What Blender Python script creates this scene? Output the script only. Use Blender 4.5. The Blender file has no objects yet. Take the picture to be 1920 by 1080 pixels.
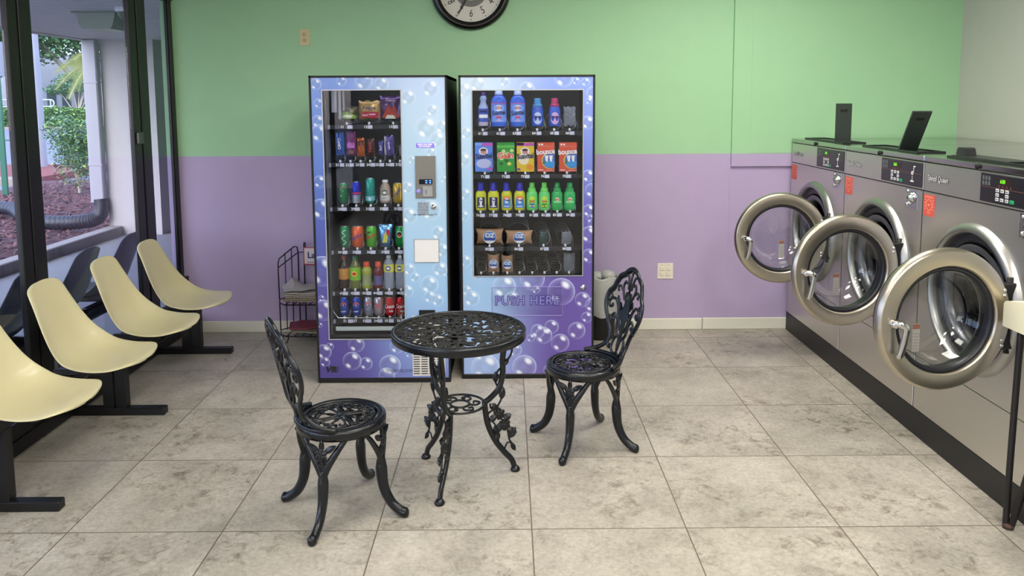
import bpy, math, random
import numpy as np
from mathutils import Vector, Matrix
random.seed(7)
PI = math.pi
S = bpy.context.scene
COL = S.collection
def R(d): return math.radians(d)

# ------------------------------------------------------------------ camera model
FPX, CY = 1439.07, 339.11
YAW, PITCH, ROLL = 0.0048826, 0.1040486, -0.0051831
EYE = Vector((0, 0, 1.68254))
_f = Vector((math.sin(YAW)*math.cos(PITCH), math.cos(YAW)*math.cos(PITCH), -math.sin(PITCH)))
_r = Vector((math.cos(YAW), -math.sin(YAW), 0)); _u = _r.cross(_f)
_r2 = math.cos(ROLL)*_r + math.sin(ROLL)*_u
_u2 = -math.sin(ROLL)*_r + math.cos(ROLL)*_u
def at(u, v, Y):
    """point of the photograph's sight line where it meets the plane y = Y"""
    d = _f + _r2*((u-960)/FPX) - _u2*((v-CY)/FPX)
    return EYE + d*(Y/d.y)
def on_ground(u, v, z=0.0):
    d = _f + _r2*((u-960)/FPX) - _u2*((v-CY)/FPX)
    return EYE + d*((z-EYE.z)/d.z)
cam = bpy.data.cameras.new('camera'); co = bpy.data.objects.new('camera', cam); COL.objects.link(co)
cam.sensor_fit = 'HORIZONTAL'; cam.sensor_width = 36; cam.lens = FPX/1920*36
cam.shift_y = -(540-CY)/1920; cam.clip_start = .05; cam.clip_end = 400
co.matrix_world = Matrix(((_r2.x, _u2.x, -_f.x, EYE.x), (_r2.y, _u2.y, -_f.y, EYE.y), (_r2.z, _u2.z, -_f.z, EYE.z), (0, 0, 0, 1)))
S.camera = co

# ------------------------------------------------------------------ materials
def lin(c):
    return tuple((x/12.92 if x <= .04045 else ((x+.055)/1.055)**2.4) for x in [q/255 for q in c])
_M = {}
def mat(name, rgb=None, rough=.5, metal=0.0, bump=0.0, bscale=60, emit=None, estr=0, alpha=None, trans=0, ior=1.45, coat=0, var=0.0, vscale=8, stretch=None, spec=None, aniso=0):
    if name in _M: return _M[name]
    m = bpy.data.materials.new(name); m.use_nodes = True; _M[name] = m
    nt = m.node_tree; N = nt.nodes; L = nt.links; b = N['Principled BSDF']
    c = lin(rgb) if rgb else (.5, .5, .5)
    b.inputs['Base Color'].default_value = (*c, 1); b.inputs['Roughness'].default_value = rough; b.inputs['Metallic'].default_value = metal
    if spec is not None: b.inputs['Specular IOR Level'].default_value = spec
    if coat: b.inputs['Coat Weight'].default_value = coat; b.inputs['Coat Roughness'].default_value = .08
    if trans: b.inputs['Transmission Weight'].default_value = trans; b.inputs['IOR'].default_value = ior
    if alpha is not None: b.inputs['Alpha'].default_value = alpha
    if emit: b.inputs['Emission Color'].default_value = (*lin(emit), 1); b.inputs['Emission Strength'].default_value = estr
    tc = N.new('ShaderNodeTexCoord'); mp = N.new('ShaderNodeMapping'); L.new(tc.outputs['Object'], mp.inputs[0])
    if stretch: mp.inputs['Scale'].default_value = stretch
    nz = N.new('ShaderNodeTexNoise'); nz.inputs['Scale'].default_value = vscale; nz.inputs['Detail'].default_value = 4
    L.new(mp.outputs[0], nz.inputs['Vector'])
    v = max(var, .03)
    mr = N.new('ShaderNodeMapRange'); mr.inputs['To Min'].default_value = 1-v; mr.inputs['To Max'].default_value = 1+v
    L.new(nz.outputs['Fac'], mr.inputs['Value'])
    mx = N.new('ShaderNodeVectorMath'); mx.operation = 'SCALE'; mx.inputs[0].default_value = c
    L.new(mr.outputs[0], mx.inputs['Scale']); L.new(mx.outputs[0], b.inputs['Base Color'])
    if bump:
        n2 = N.new('ShaderNodeTexNoise'); n2.inputs['Scale'].default_value = bscale; n2.inputs['Detail'].default_value = 3
        L.new(mp.outputs[0], n2.inputs['Vector'])
        bp = N.new('ShaderNodeBump'); bp.inputs['Strength'].default_value = bump; bp.inputs['Distance'].default_value = .004
        L.new(n2.outputs['Fac'], bp.inputs['Height']); L.new(bp.outputs[0], b.inputs['Normal'])
    return m
def glass_mat(name, tint=(235, 240, 240), refl=1.0, rough=0.0, base=.04):
    if name in _M: return _M[name]
    m = bpy.data.materials.new(name); m.use_nodes = True; _M[name] = m
    nt = m.node_tree; N = nt.nodes; L = nt.links; N.remove(N['Principled BSDF']); out = N['Material Output']
    tr = N.new('ShaderNodeBsdfTransparent'); tr.inputs[0].default_value = (*lin(tint), 1)
    gl = N.new('ShaderNodeBsdfGlossy'); gl.inputs['Roughness'].default_value = rough
    fr = N.new('ShaderNodeFresnel'); ge = N.new('ShaderNodeNewGeometry'); mi = N.new('ShaderNodeMapRange'); mi.inputs[3].default_value = 1.5; mi.inputs[4].default_value = 1/1.5
    L.new(ge.outputs['Backfacing'], mi.inputs[0]); L.new(mi.outputs[0], fr.inputs['IOR'])
    ml = N.new('ShaderNodeMath'); ml.operation = 'MULTIPLY'; ml.inputs[1].default_value = refl; L.new(fr.outputs[0], ml.inputs[0])
    ms = N.new('ShaderNodeMixShader'); L.new(ml.outputs[0], ms.inputs[0]); L.new(tr.outputs[0], ms.inputs[1]); L.new(gl.outputs[0], ms.inputs[2])
    L.new(ms.outputs[0], out.inputs[0])
    return m
def attr_mat(name, rough=.3, coat=0):
    if name in _M: return _M[name]
    m = mat(name, (128, 128, 128), rough, coat=coat); nt = m.node_tree
    a = nt.nodes.new('ShaderNodeAttribute'); a.attribute_name = 'print'
    nt.links.new(a.outputs['Color'], nt.nodes['Principled BSDF'].inputs['Base Color'])
    return m

# ------------------------------------------------------------------ mesh builder
def frame_of(d):
    d = d.normalized(); a = Vector((0, 0, 1)) if abs(d.z) < .95 else Vector((1, 0, 0))
    x = d.cross(a).normalized(); return x, d.cross(x).normalized()
class MB:
    def __init__(s): s.v = []; s.f = []; s.m = []; s.sm = []
    def add(s, vs, fs, mi=0, smooth=False):
        o = len(s.v); s.v += [tuple(p) for p in vs]
        for f in fs: s.f.append([o+i for i in f]); s.m.append(mi); s.sm.append(smooth)
        return s
    def box(s, x0, x1, y0, y1, z0, z1, mi=0, bev=0):
        if x0 > x1: x0, x1 = x1, x0
        if y0 > y1: y0, y1 = y1, y0
        if z0 > z1: z0, z1 = z1, z0
        b = min(bev, (x1-x0)*.45, (y1-y0)*.45, (z1-z0)*.45)
        if b <= 0:
            vs = [(x0, y0, z0), (x1, y0, z0), (x1, y1, z0), (x0, y1, z0), (x0, y0, z1), (x1, y0, z1), (x1, y1, z1), (x0, y1, z1)]
            return s.add(vs, [(0, 3, 2, 1), (4, 5, 6, 7), (0, 1, 5, 4), (1, 2, 6, 5), (2, 3, 7, 6), (3, 0, 4, 7)], mi)
        vs = []; idx = {}
        for i, X in enumerate((x0, x1)):
            for j, Y in enumerate((y0, y1)):
                for k, Z in enumerate((z0, z1)):
                    sx, sy, sz = (1, -1)[i], (1, -1)[j], (1, -1)[k]
                    for ax in range(3):
                        p = [X+sx*b, Y+sy*b, Z+sz*b]; p[ax] = (X, Y, Z)[ax]
                        idx[(i, j, k, ax)] = len(vs); vs.append(tuple(p))
        fs = []
        I = idx
        fs += [[I[0, 0, 0, 0], I[0, 0, 1, 0], I[0, 1, 1, 0], I[0, 1, 0, 0]], [I[1, 0, 0, 0], I[1, 1, 0, 0], I[1, 1, 1, 0], I[1, 0, 1, 0]],
               [I[0, 0, 0, 1], I[1, 0, 0, 1], I[1, 0, 1, 1], I[0, 0, 1, 1]], [I[0, 1, 0, 1], I[0, 1, 1, 1], I[1, 1, 1, 1], I[1, 1, 0, 1]],
               [I[0, 0, 0, 2], I[0, 1, 0, 2], I[1, 1, 0, 2], I[1, 0, 0, 2]], [I[0, 0, 1, 2], I[1, 0, 1, 2], I[1, 1, 1, 2], I[0, 1, 1, 2]]]
        cx, cy, cz = (x0+x1)/2, (y0+y1)/2, (z0+z1)/2
        def q(f):
            a, bb, c = [Vector(vs[t]) for t in f[:3]]; n = (bb-a).cross(c-a); m = sum((Vector(vs[t]) for t in f), Vector())/len(f)-Vector((cx, cy, cz))
            return f if n.dot(m) > 0 else f[::-1]
        for j in (0, 1):
            for k in (0, 1): fs.append([I[0, j, k, 1], I[1, j, k, 1], I[1, j, k, 2], I[0, j, k, 2]])
        for i in (0, 1):
            for k in (0, 1): fs.append([I[i, 0, k, 0], I[i, 1, k, 0], I[i, 1, k, 2], I[i, 0, k, 2]])
            for j in (0, 1): fs.append([I[i, j, 0, 0], I[i, j, 1, 0], I[i, j, 1, 1], I[i, j, 0, 1]])
        for i in (0, 1):
            for j in (0, 1):
                for k in (0, 1): fs.append([I[i, j, k, 0], I[i, j, k, 1], I[i, j, k, 2]])
        return s.add(vs, [q(f) for f in fs], mi)
    def ring_sweep(s, rings, mi=0, caps=True, closed=False, smooth=True):
        n = len(rings[0]); vs = [p for r in rings for p in r]; fs = []
        m = len(rings)
        for i in range(m if closed else m-1):
            a = i*n; b = ((i+1) % m)*n
            for j in range(n):
                k = (j+1) % n; fs.append((a+j, a+k, b+k, b+j))
        s.add(vs, fs, mi, smooth)
        if caps and not closed:
            s.add(rings[0], [tuple(range(n))[::-1]], mi); s.add(rings[-1], [tuple(range(n))], mi)
        return s
    def tube(s, pts, r, n=8, mi=0, closed=False, flat=1.0, up=None):
        """sweep along pts; r scalar or list; flat scales the section along `up`"""
        P = [Vector(p) for p in pts]; m = len(P); rr = r if isinstance(r, (list, tuple)) else [r]*m
        rings = []; xa = None
        for i in range(m):
            if closed: t = P[(i+1) % m]-P[i-1]
            else: t = P[min(i+1, m-1)]-P[max(i-1, 0)]
            if t.length < 1e-9: t = Vector((0, 0, 1))
            t.normalize()
            if up is not None:
                w = Vector(up); w = (w-t*w.dot(t))
                if w.length < 1e-6: w = frame_of(t)[0]
                w.normalize(); xa = t.cross(w)
            elif xa is None: xa, w = frame_of(t)
            else:
                xa = xa-t*xa.dot(t)
                if xa.length < 1e-6: xa = frame_of(t)[0]
                xa.normalize(); w = t.cross(xa)
            if up is None: w = t.cross(xa)
            rings.append([P[i]+(xa*math.cos(2*PI*j/n)+w*flat*math.sin(2*PI*j/n))*rr[i] for j in range(n)])
        return s.ring_sweep(rings, mi, True, closed)
    def cyl(s, a, b, r, r2=None, n=20, mi=0, smooth=True):
        a, b = Vector(a), Vector(b); x, y = frame_of(b-a); r2 = r if r2 is None else r2
        ra = [a+(x*math.cos(2*PI*j/n)+y*math.sin(2*PI*j/n))*r for j in range(n)]
        rb = [b+(x*math.cos(2*PI*j/n)+y*math.sin(2*PI*j/n))*r2 for j in range(n)]
        return s.ring_sweep([ra, rb], mi, True, False, smooth)
    def lathe(s, prof, c=(0, 0, 0), axis=(0, 0, 1), n=32, mi=0, sx=1, sy=1, closed=False, mis=None):
        """prof: (radius, height) list around axis through c"""
        ax = Vector(axis).normalized(); x, y = (Vector((1, 0, 0)), Vector((0, 1, 0))) if abs(ax.z) > .99 else frame_of(ax)
        c = Vector(c); rings = []
        for r, h in prof: rings.append([c+ax*h+(x*sx*math.cos(2*PI*j/n)+y*sy*math.sin(2*PI*j/n))*max(r, 1e-5) for j in range(n)])
        if mis is None: return s.ring_sweep(rings, mi, False, closed)
        for i in range(len(rings)-1): s.ring_sweep([rings[i], rings[i+1]], mis[i], False)
        return s
    def prism(s, poly, d0, d1, plane='xz', mi=0):
        """poly in a plane, extruded d0..d1 along the missing axis"""
        def P(a, b, d): return {'xz': (a, d, b), 'xy': (a, b, d), 'yz': (d, a, b)}[plane]
        n = len(poly); A = [P(a, b, d0) for a, b in poly]; B = [P(a, b, d1) for a, b in poly]
        s.add(A+B, [tuple(range(n)), tuple(range(2*n-1, n-1, -1))]+[(i, i+n, (i+1) % n+n, (i+1) % n) for i in range(n)], mi); return s
    def ell(s, c, r, n=10, m=6, mi=0, rot=None):
        c = Vector(c); vs = []; fs = []
        for i in range(m+1):
            th = PI*i/m
            for j in range(n):
                p = Vector((r[0]*math.sin(th)*math.cos(2*PI*j/n), r[1]*math.sin(th)*math.sin(2*PI*j/n), r[2]*math.cos(th)))
                if rot is not None: p = rot @ p
                vs.append(c+p)
        for i in range(m):
            for j in range(n): fs.append((i*n+j, (i+1)*n+j, (i+1)*n+(j+1) % n, i*n+(j+1) % n))
        return s.add(vs, fs, mi, True)
    def xf(s, M):
        s.v = [tuple(M @ Vector(p)) for p in s.v]; return s
    def merge(s, o):
        k = len(s.v); s.v += o.v; s.f += [[k+i for i in f] for f in o.f]; s.m += o.m; s.sm += o.sm; return s
    def build(s, name, mats, parent=None, label=None, fix=True, loc=None, rot=None):
        me = bpy.data.meshes.new(name); me.from_pydata(s.v, [], s.f)
        if not isinstance(mats, (list, tuple)): mats = [mats]
        for m in mats: me.materials.append(m)
        me.polygons.foreach_set('material_index', s.m); me.polygons.foreach_set('use_smooth', s.sm)
        if fix:
            import bmesh
            bm = bmesh.new(); bm.from_mesh(me); bmesh.ops.remove_doubles(bm, verts=bm.verts, dist=1e-6)
            bmesh.ops.recalc_face_normals(bm, faces=bm.faces); bm.to_mesh(me); bm.free()
        me.update()
        o = bpy.data.objects.new(name, me); COL.objects.link(o)
        if parent: o.parent = parent
        if loc is not None: o.location = loc
        if rot is not None: o.rotation_euler = rot
        if label: o['label'] = label
        return o
def tag(o, label, cat, group=None, kind=None):
    o['label'] = label; o['category'] = cat
    if group: o['group'] = group
    if kind: o['kind'] = kind
    return o
def thing(name, label, cat, loc=(0, 0, 0), rz=0, group=None):
    o = bpy.data.objects.new(name, None); COL.objects.link(o); o.location = loc; o.rotation_euler = (0, 0, rz); o.empty_display_size = .1
    return tag(o, label, cat, group)
def struct(o, label=None):
    o['kind'] = 'structure'
    if label: o['label'] = label
    return o
def copy_tree(o, parent=None):
    c = o.copy(); COL.objects.link(c)
    if parent is not None: c.parent = parent
    for ch in [x for x in bpy.data.objects if x.parent == o]: copy_tree(ch, c)
    return c
_T = {}
def text_geo(txt, size, off=0.0, shear=0.0, space=1.0, ext=0.0):
    key = (txt, round(off, 4), shear, space)
    if key not in _T:
        cu = bpy.data.curves.new('lettering', 'FONT'); cu.body = txt; cu.size = 1; cu.offset = off; cu.shear = shear; cu.space_character = space
        cu.align_x = 'CENTER'; cu.align_y = 'CENTER'; cu.resolution_u = 3; cu.fill_mode = 'FRONT'
        o = bpy.data.objects.new('lettering', cu); COL.objects.link(o); bpy.context.view_layer.update()
        me = o.evaluated_get(bpy.context.evaluated_depsgraph_get()).to_mesh()
        _T[key] = ([tuple(v.co) for v in me.vertices], [tuple(p.vertices) for p in me.polygons])
        W_ = .36*len(txt)*space+.3
        _T[key] = ([(max(-W_, min(W_, x)), max(-.52, min(.58, y)), z) for x, y, z in _T[key][0]], _T[key][1])
        o.to_mesh_clear(); bpy.data.objects.remove(o); bpy.data.curves.remove(cu)
    vs, fs = _T[key]
    return [(x*size, y*size) for x, y, _ in vs], fs
def text(mb, txt, c, size, off=0.0, shear=0.0, space=1.0, mi=0, wrap=None, sx=1.0, rot=0.0):
    """lettering on a surface facing -y at centre c; wrap = (cx, cy, radius) bends it round a vertical cylinder"""
    vs, fs = text_geo(txt, size, off, shear, space); out = []
    cr, sr = math.cos(rot), math.sin(rot)
    for x, y in vs:
        x *= sx; x, y = x*cr-y*sr, x*sr+y*cr
        if wrap:
            r = wrap; a = x/r; out.append((c[0]+r*math.sin(a), c[1]+r-r*math.cos(a), c[2]+y))
        else: out.append((c[0]+x, c[1], c[2]+y))
    mb.add(out, fs, mi); return mb
def smooth_path(pts, k=6, closed=False):
    P = [Vector(p) for p in pts]; n = len(P); out = []
    rng = range(n) if closed else range(n-1)
    for i in rng:
        if closed: a, b, c, d = P[i-1], P[i], P[(i+1) % n], P[(i+2) % n]
        else: a, b, c, d = P[max(i-1, 0)], P[i], P[i+1], P[min(i+2, n-1)]
        for j in range(k):
            t = j/k
            out.append(.5*((2*b)+(c-a)*t+(2*a-5*b+4*c-d)*t*t+(3*b-a-3*c+d)*t**3))
    if not closed: out.append(P[-1])
    return out
# ------------------------------------------------------------------ the setting
XW, YB, XR, ZC, XF, TY = -2.37, 5.515, 3.215, 2.85, 2.03, .6096
GX, GY = -1.74369, 2.86999
YN = -3.2
def floor_mat():
    m = bpy.data.materials.new('floor_tile'); m.use_nodes = True; nt = m.node_tree; N = nt.nodes; L = nt.links; b = N['Principled BSDF']
    tc = N.new('ShaderNodeTexCoord'); sp = N.new('ShaderNodeSeparateXYZ'); L.new(tc.outputs['Object'], sp.inputs[0])
    def M(op, a, bb=None, c=None):
        n = N.new('ShaderNodeMath'); n.operation = op
        for i, q in enumerate((a, bb, c)):
            if q is None: continue
            if isinstance(q, (int, float)): n.inputs[i].default_value = q
            else: L.new(q, n.inputs[i])
        return n.outputs[0]
    tx = M('DIVIDE', M('SUBTRACT', sp.outputs[0], GX), TY); ty = M('DIVIDE', M('SUBTRACT', sp.outputs[1], GY), TY)
    ix = M('FLOOR', tx); iy = M('FLOOR', ty)
    dx = M('ABSOLUTE', M('SUBTRACT', M('FRACT', M('ADD', tx, .5)), .5)); dy = M('ABSOLUTE', M('SUBTRACT', M('FRACT', M('ADD', ty, .5)), .5))
    mn = M('MINIMUM', dx, dy); grout = M('LESS_THAN', mn, .0042)
    off = N.new('ShaderNodeCombineXYZ'); L.new(M('MULTIPLY', ix, 7.3), off.inputs[0]); L.new(M('MULTIPLY', iy, 3.7), off.inputs[1]); L.new(M('MULTIPLY', M('ADD', ix, iy), 5.1), off.inputs[2])
    ad = N.new('ShaderNodeVectorMath'); L.new(tc.outputs['Object'], ad.inputs[0]); L.new(off.outputs[0], ad.inputs[1])
    def noise(sc, det, rough=.6, dist=0, vec=ad.outputs[0]):
        n = N.new('ShaderNodeTexNoise'); n.inputs['Scale'].default_value = sc; n.inputs['Detail'].default_value = det; n.inputs['Roughness'].default_value = rough; n.inputs['Distortion'].default_value = dist
        L.new(vec, n.inputs['Vector']); return n.outputs['Fac']
    def ramp(f, st):
        r = N.new('ShaderNodeValToRGB'); L.new(f, r.inputs[0]); e = r.color_ramp.elements
        while len(e) < len(st): e.new(.5)
        for i, (p, c) in enumerate(st): e[i].position = p; e[i].color = (*lin(c), 1)
        return r.outputs[0]
    big = ramp(noise(3.2, 10, .68, .35), [(.3, (154, 149, 139)), (.5, (176, 171, 160)), (.7, (192, 187, 176))])
    vein = noise(15, 10, .78, .5)
    vm = ramp(vein, [(.37, (112, 102, 90)), (.42, (196, 190, 182)), (.50, (255, 255, 255))])
    patch = noise(1.9, 3, .5, .3)
    pm = N.new('ShaderNodeMapRange'); pm.inputs[1].default_value = .46; pm.inputs[2].default_value = .62; L.new(patch, pm.inputs[0])
    fac = M('ADD', M('MULTIPLY', pm.outputs[0], .55), .15)
    mx = N.new('ShaderNodeMix'); mx.data_type = 'RGBA'; mx.blend_type = 'MULTIPLY'; L.new(fac, mx.inputs[0]); L.new(big, mx.inputs[6]); L.new(vm, mx.inputs[7])
    fine = ramp(noise(55, 6, .75, .2), [(.3, (205, 200, 194)), (.6, (255, 255, 255))])
    m2 = N.new('ShaderNodeMix'); m2.data_type = 'RGBA'; m2.blend_type = 'MULTIPLY'; m2.inputs[0].default_value = .8; L.new(mx.outputs[2], m2.inputs[6]); L.new(fine, m2.inputs[7])
    m3 = N.new('ShaderNodeMix'); m3.data_type = 'RGBA'; L.new(grout, m3.inputs[0]); L.new(m2.outputs[2], m3.inputs[6]); m3.inputs[7].default_value = (*lin((100, 92, 78)), 1)
    L.new(m3.outputs[2], b.inputs['Base Color'])
    rr = N.new('ShaderNodeMapRange'); rr.inputs[3].default_value = .3; rr.inputs[4].default_value = .5; L.new(vein, rr.inputs[0])
    L.new(rr.outputs[0], b.inputs['Roughness']); b.inputs['Specular IOR Level'].default_value = .4
    hh = M('SUBTRACT', M('MULTIPLY', vein, .4), grout)
    bp = N.new('ShaderNodeBump'); bp.inputs['Strength'].default_value = .25; bp.inputs['Distance'].default_value = .003; L.new(hh, bp.inputs['Height']); L.new(bp.outputs[0], b.inputs['Normal'])
    return m
GREEN = mat('green_wall_paint', (158, 204, 160), .6, bump=.15, bscale=220, var=.02)
LILAC = mat('lilac_wall_paint', (178, 162, 198), .6, bump=.15, bscale=220, var=.02)
GREYW = mat('pale_grey_wall_paint', (180, 183, 174), .6, bump=.15, bscale=220)
WHITE = mat('cream_white_trim_paint', (222, 220, 208), .45, bump=.08)
CEIL = mat('ceiling_panel_white', (225, 225, 220), .8, bump=.3, bscale=150)
BLK = mat('black_aluminium', (30, 31, 33), .35, .3, bump=.1, bscale=90)
ZG = 1.296
struct(MB().box(XW-.05, XR+.1, YN, YB+.1, -.12, 0).build('floor', floor_mat()), 'beige mottled stone-look square floor tiles')
w = MB(); w.box(XW-.08, XR, YB, YB+.12, 0, ZG, 1); w.box(XW-.08, XR, YB, YB+.12, ZG, ZC, 0)
# proud panel on the right part of the wall
w.box(1.605, XR, YB-.022, YB, 1.205, ZG, 1); w.box(1.605, XR, YB-.022, YB, ZG, ZC, 0)
w.box(1.735, XR, YB-.0245, YB-.02, ZG+.004, ZC, 0); w.box(1.598, 1.605, YB-.003, YB, .09, 1.205, 1)
struct(w.build('wall_back', [GREEN, LILAC]), 'back wall painted mint green above and lilac below')
struct(MB().box(XR, XR+.12, YN, YB+.12, 0, ZC).build('wall_right', GREYW), 'plain pale grey side wall behind the washers')
struct(MB().box(XW-.1, XR+.12, YN-.12, YN, 0, ZC).build('wall_front', GREYW))
struct(MB().box(XW-.14, XR+.12, YN-.12, YB+.12, ZC, ZC+.1).build('ceiling', CEIL))
b = MB()
b.box(XW+.1, 1.42, YB-.014, YB, 0, .084, 0, .004); b.box(1.424, XF+.02, YB-.014, YB, 0, .086, 0, .004)
struct(b.build('baseboard_back', WHITE), 'cream white baseboard along the back wall')
# black plinth under the washers
struct(MB().box(XF+.004, XR, 1.9, YB-.02, 0, .138, 0, .003).build('trim_1', mat('black_plinth', (24, 24, 25), .45)), 'black plinth under the row of washers')

# storefront window wall, glazing in bays
ZH = 2.42
fr = MB()
fr.box(XW-.05, XW+.012, YN, YB, 0, .075, 0, .004)          # curb rail on the floor
fr.box(XW-.08, XW-.01, YN, YB, ZH, ZC)
fr.box(XW-.05, XW+.012, YN, YB, ZH-.03, ZH+.06, 0, .004)
fr.box(XW-.03, XW+.002, YB-.05, YB-.001, .0, ZH, 0, .002)   # jamb at the back wall
fr.box(XW-.025, XW-.008, YB-.062, YB-.05, .07, ZH)
fr.box(XW-.015, XW+.035, YB-.06, YB-.002, .385, .425, 0, .003)
fr.box(XW-.015, XW+.02, YB-.06, YB-.002, 0, .385, 0, .003)
struct(fr.build('trim_2', BLK), 'black aluminium rails framing the shop window')
MUL = [(3.70, 3.893), (4.883, 5.117), (2.35, 2.54), (1.05, 1.24), (-.3, -.11), (-1.6, -1.41)]
for i, (a, c) in enumerate(MUL):
    m = MB(); w1 = (c-a); m.box(XW-.03, XW, a+.006, a+w1*.42, .07, ZH, 0, .003); m.box(XW-.03, XW-.006, a+w1*.42, a+w1*.46, .07, ZH); m.box(XW-.03, XW+.004, a+w1*.46, a+w1*.78, .07, ZH, 0, .003); m.box(XW-.03, XW, a+w1*.78, c, .07, ZH, 0, .002)
    struct(m.build('trim_%d' % (3+i), BLK), 'black aluminium window mullion')
ends = [(5.117, YB-.06), (3.893, 4.883), (2.54, 3.70), (1.24, 2.35), (-.11, 1.05), (-1.41, -.3), (YN, -1.6)]
WG = glass_mat('window_glass', (236, 240, 246), 1.0)
for i, (a, c) in enumerate(ends):
    p = MB(); p.box(XW-.020, XW-.014, a+.002, c-.002, .07, ZH-.01)
    o = struct(p.build('window_%d' % (i+1), WG), 'tall clear shop window pane')
    r = MB(); r.box(XW-.04, XW+.004, a+.01, c-.01, .074, .155, 0, .004); r.build('bottom_rail', BLK, o)
o = MB().box(XW+.0, XW+.022, 4.905, 4.965, 1.42, 1.495, 0, .004); o.build('latch_plate', mat('dull_grey_latch', (92, 96, 92), .4, .6), bpy.data.objects['trim_4'])

# ceiling troffers
LIGHTM = mat('lamp_diffuser', (255, 255, 255), .6, emit=(255, 244, 226), estr=9)
def troffer(x, y, lab):
    t = thing('ceiling_light', lab, 'ceiling light', (x, y, ZC), 0, 'fluorescent ceiling lights')
    f = MB(); f.box(-.31, .31, -.62, -.59, -.02, 0); f.box(-.31, .31, .59, .62, -.02, 0); f.box(-.31, -.28, -.59, .59, -.02, 0); f.box(.28, .31, -.59, .59, -.02, 0)
    f.build('frame', WHITE, t); MB().box(-.28, .28, -.59, .59, -.012, -.001).build('diffuser', LIGHTM, t)
for x, y, lab in [(1.6, 3.9, 'lit ceiling panel over the washers'), (.15, 3.2, 'lit ceiling panel over the round table'), (1.6, 1.2, 'lit ceiling panel right of the viewpoint'), (.15, .6, 'lit ceiling panel above the viewpoint'), (-1.3, 1.8, 'lit ceiling panel nearest the window'), (1.6, -1.5, 'rear right lit ceiling panel'), (-.6, -1.8, 'rear left lit ceiling panel')]:
    troffer(x, y, lab)

# wall clock
c = at(883, 0, YB); cx, cz, cr = c.x, 2.6, 0
bot = at(883, 57, YB).z; half = at(955, 0, YB).x-at(883, 0, YB).x; h0 = at(883, 0, YB).z
cr = ((h0-bot)**2+half**2)/(2*(h0-bot)); cz = bot+cr
t = thing('wall_clock', 'round black wall clock with cream dial and script numerals', 'clock', (cx, YB, cz))
m = MB(); m.lathe([(cr*.80, 0), (cr*.99, 0), (cr, .02), (cr*.97, .045), (cr*.9, .055), (cr*.84, .045), (cr*.83, .035), (cr*.80, .033), (cr*.80, .02)], axis=(0, -1, 0), n=72)
m.build('rim', mat('glossy_black_plastic', (14, 14, 15), .25), t)
d = MB(); d.lathe([(0, .012), (cr*.81, .012)], axis=(0, -1, 0), n=64)
dial = d.build('dial', mat('clock_dial_cream', (214, 212, 202), .5, var=.05), t)
d = MB(); d.lathe([(cr*.26, .0135), (cr*.42, .0135)], axis=(0, -1, 0), n=64); d.build('inner_ring', mat('clock_grey_band', (110, 110, 106), .5, var=.2, vscale=30), t)
d = MB(); BK = mat('ink_black', (28, 28, 28), .5)
for k in range(1, 13):
    a = R(90-30*k); text(d, str(k), (cr*.585*math.cos(a), -.0145, cr*.585*math.sin(a)), cr*.27, shear=.1, sx=.7, rot=a+PI/2 if 3 < k < 9 else a-PI/2)
    d.ell((cr*.74*math.cos(a), -.0145, cr*.74*math.sin(a)), (.004, .001, .004))
for k in range(60):
    a = R(6*k); d.ell((cr*.74*math.cos(a), -.0142, cr*.74*math.sin(a)), (.0015, .0006, .0015), 6, 4)
d.build('numerals', BK, t)
h = MB(); a = R(-62)
h.prism([(-.006, 0), (.006, 0), (.008, cr*.45), (.001, cr*.72), (-.001, cr*.72), (-.008, cr*.45)], -.02, -.017); h.xf(Matrix.Rotation(-(PI/2+R(62)), 4, 'Y')).build('minute_hand', BK, t)
h = MB(); h.prism([(-.008, 0), (.008, 0), (.012, cr*.3), (.001, cr*.46), (-.001, cr*.46), (-.012, cr*.3)], -.0165, -.0148); h.xf(Matrix.Rotation(R(60), 4, 'Y')).build('hour_hand', BK, t)
# outlet and light switch
c = at(571.5, 70, YB); t = thing('wall_outlet', 'beige double power outlet high on the green wall', 'outlet', (c.x, YB, c.z))
MB().box(-.036, .036, -.006, 0, -.058, .058, 0, .002).build('cover_plate', mat('beige_plastic', (206, 194, 150), .4), t)
for s_ in (-1, 1):
    q = MB(); q.lathe([(0, .009), (.016, .009), (.0175, .006)], (0, 0, s_*.021), (0, -1, 0), 20); o = q.build('socket', mat('beige_plastic'), t)
    q = MB(); q.box(-.008, -.005, -.0096, -.009, s_*.021-.002, s_*.021+.008); q.box(.005, .008, -.0096, -.009, s_*.021-.002, s_*.021+.008); q.cyl((0, -.009, s_*.021-.008), (0, -.0096, s_*.021-.008), .0028, n=10)
    q.build('slots', BK, o)
c = at(1247, 508, YB); t = thing('light_switch', 'cream four-button switch plate low on the lilac wall', 'switch', (c.x, YB, c.z))
MB().box(-.058, .058, -.006, 0, -.058, .058, 0, .002).build('cover_plate', mat('cream_plastic', (226, 220, 204), .4), t)
for i in (-1, 1):
    for j in (-1, 1): MB().box(i*.024-.014, i*.024+.014, -.011, -.006, j*.019-.015, j*.019+.015, 0, .003).build('button', mat('cream_plastic'), t)
    MB().cyl((i*.024, -.006, .046), (i*.024, -.0075, .046), .003, n=10).build('screw', mat('chrome', (200, 200, 200), .15, 1), t)
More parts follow.
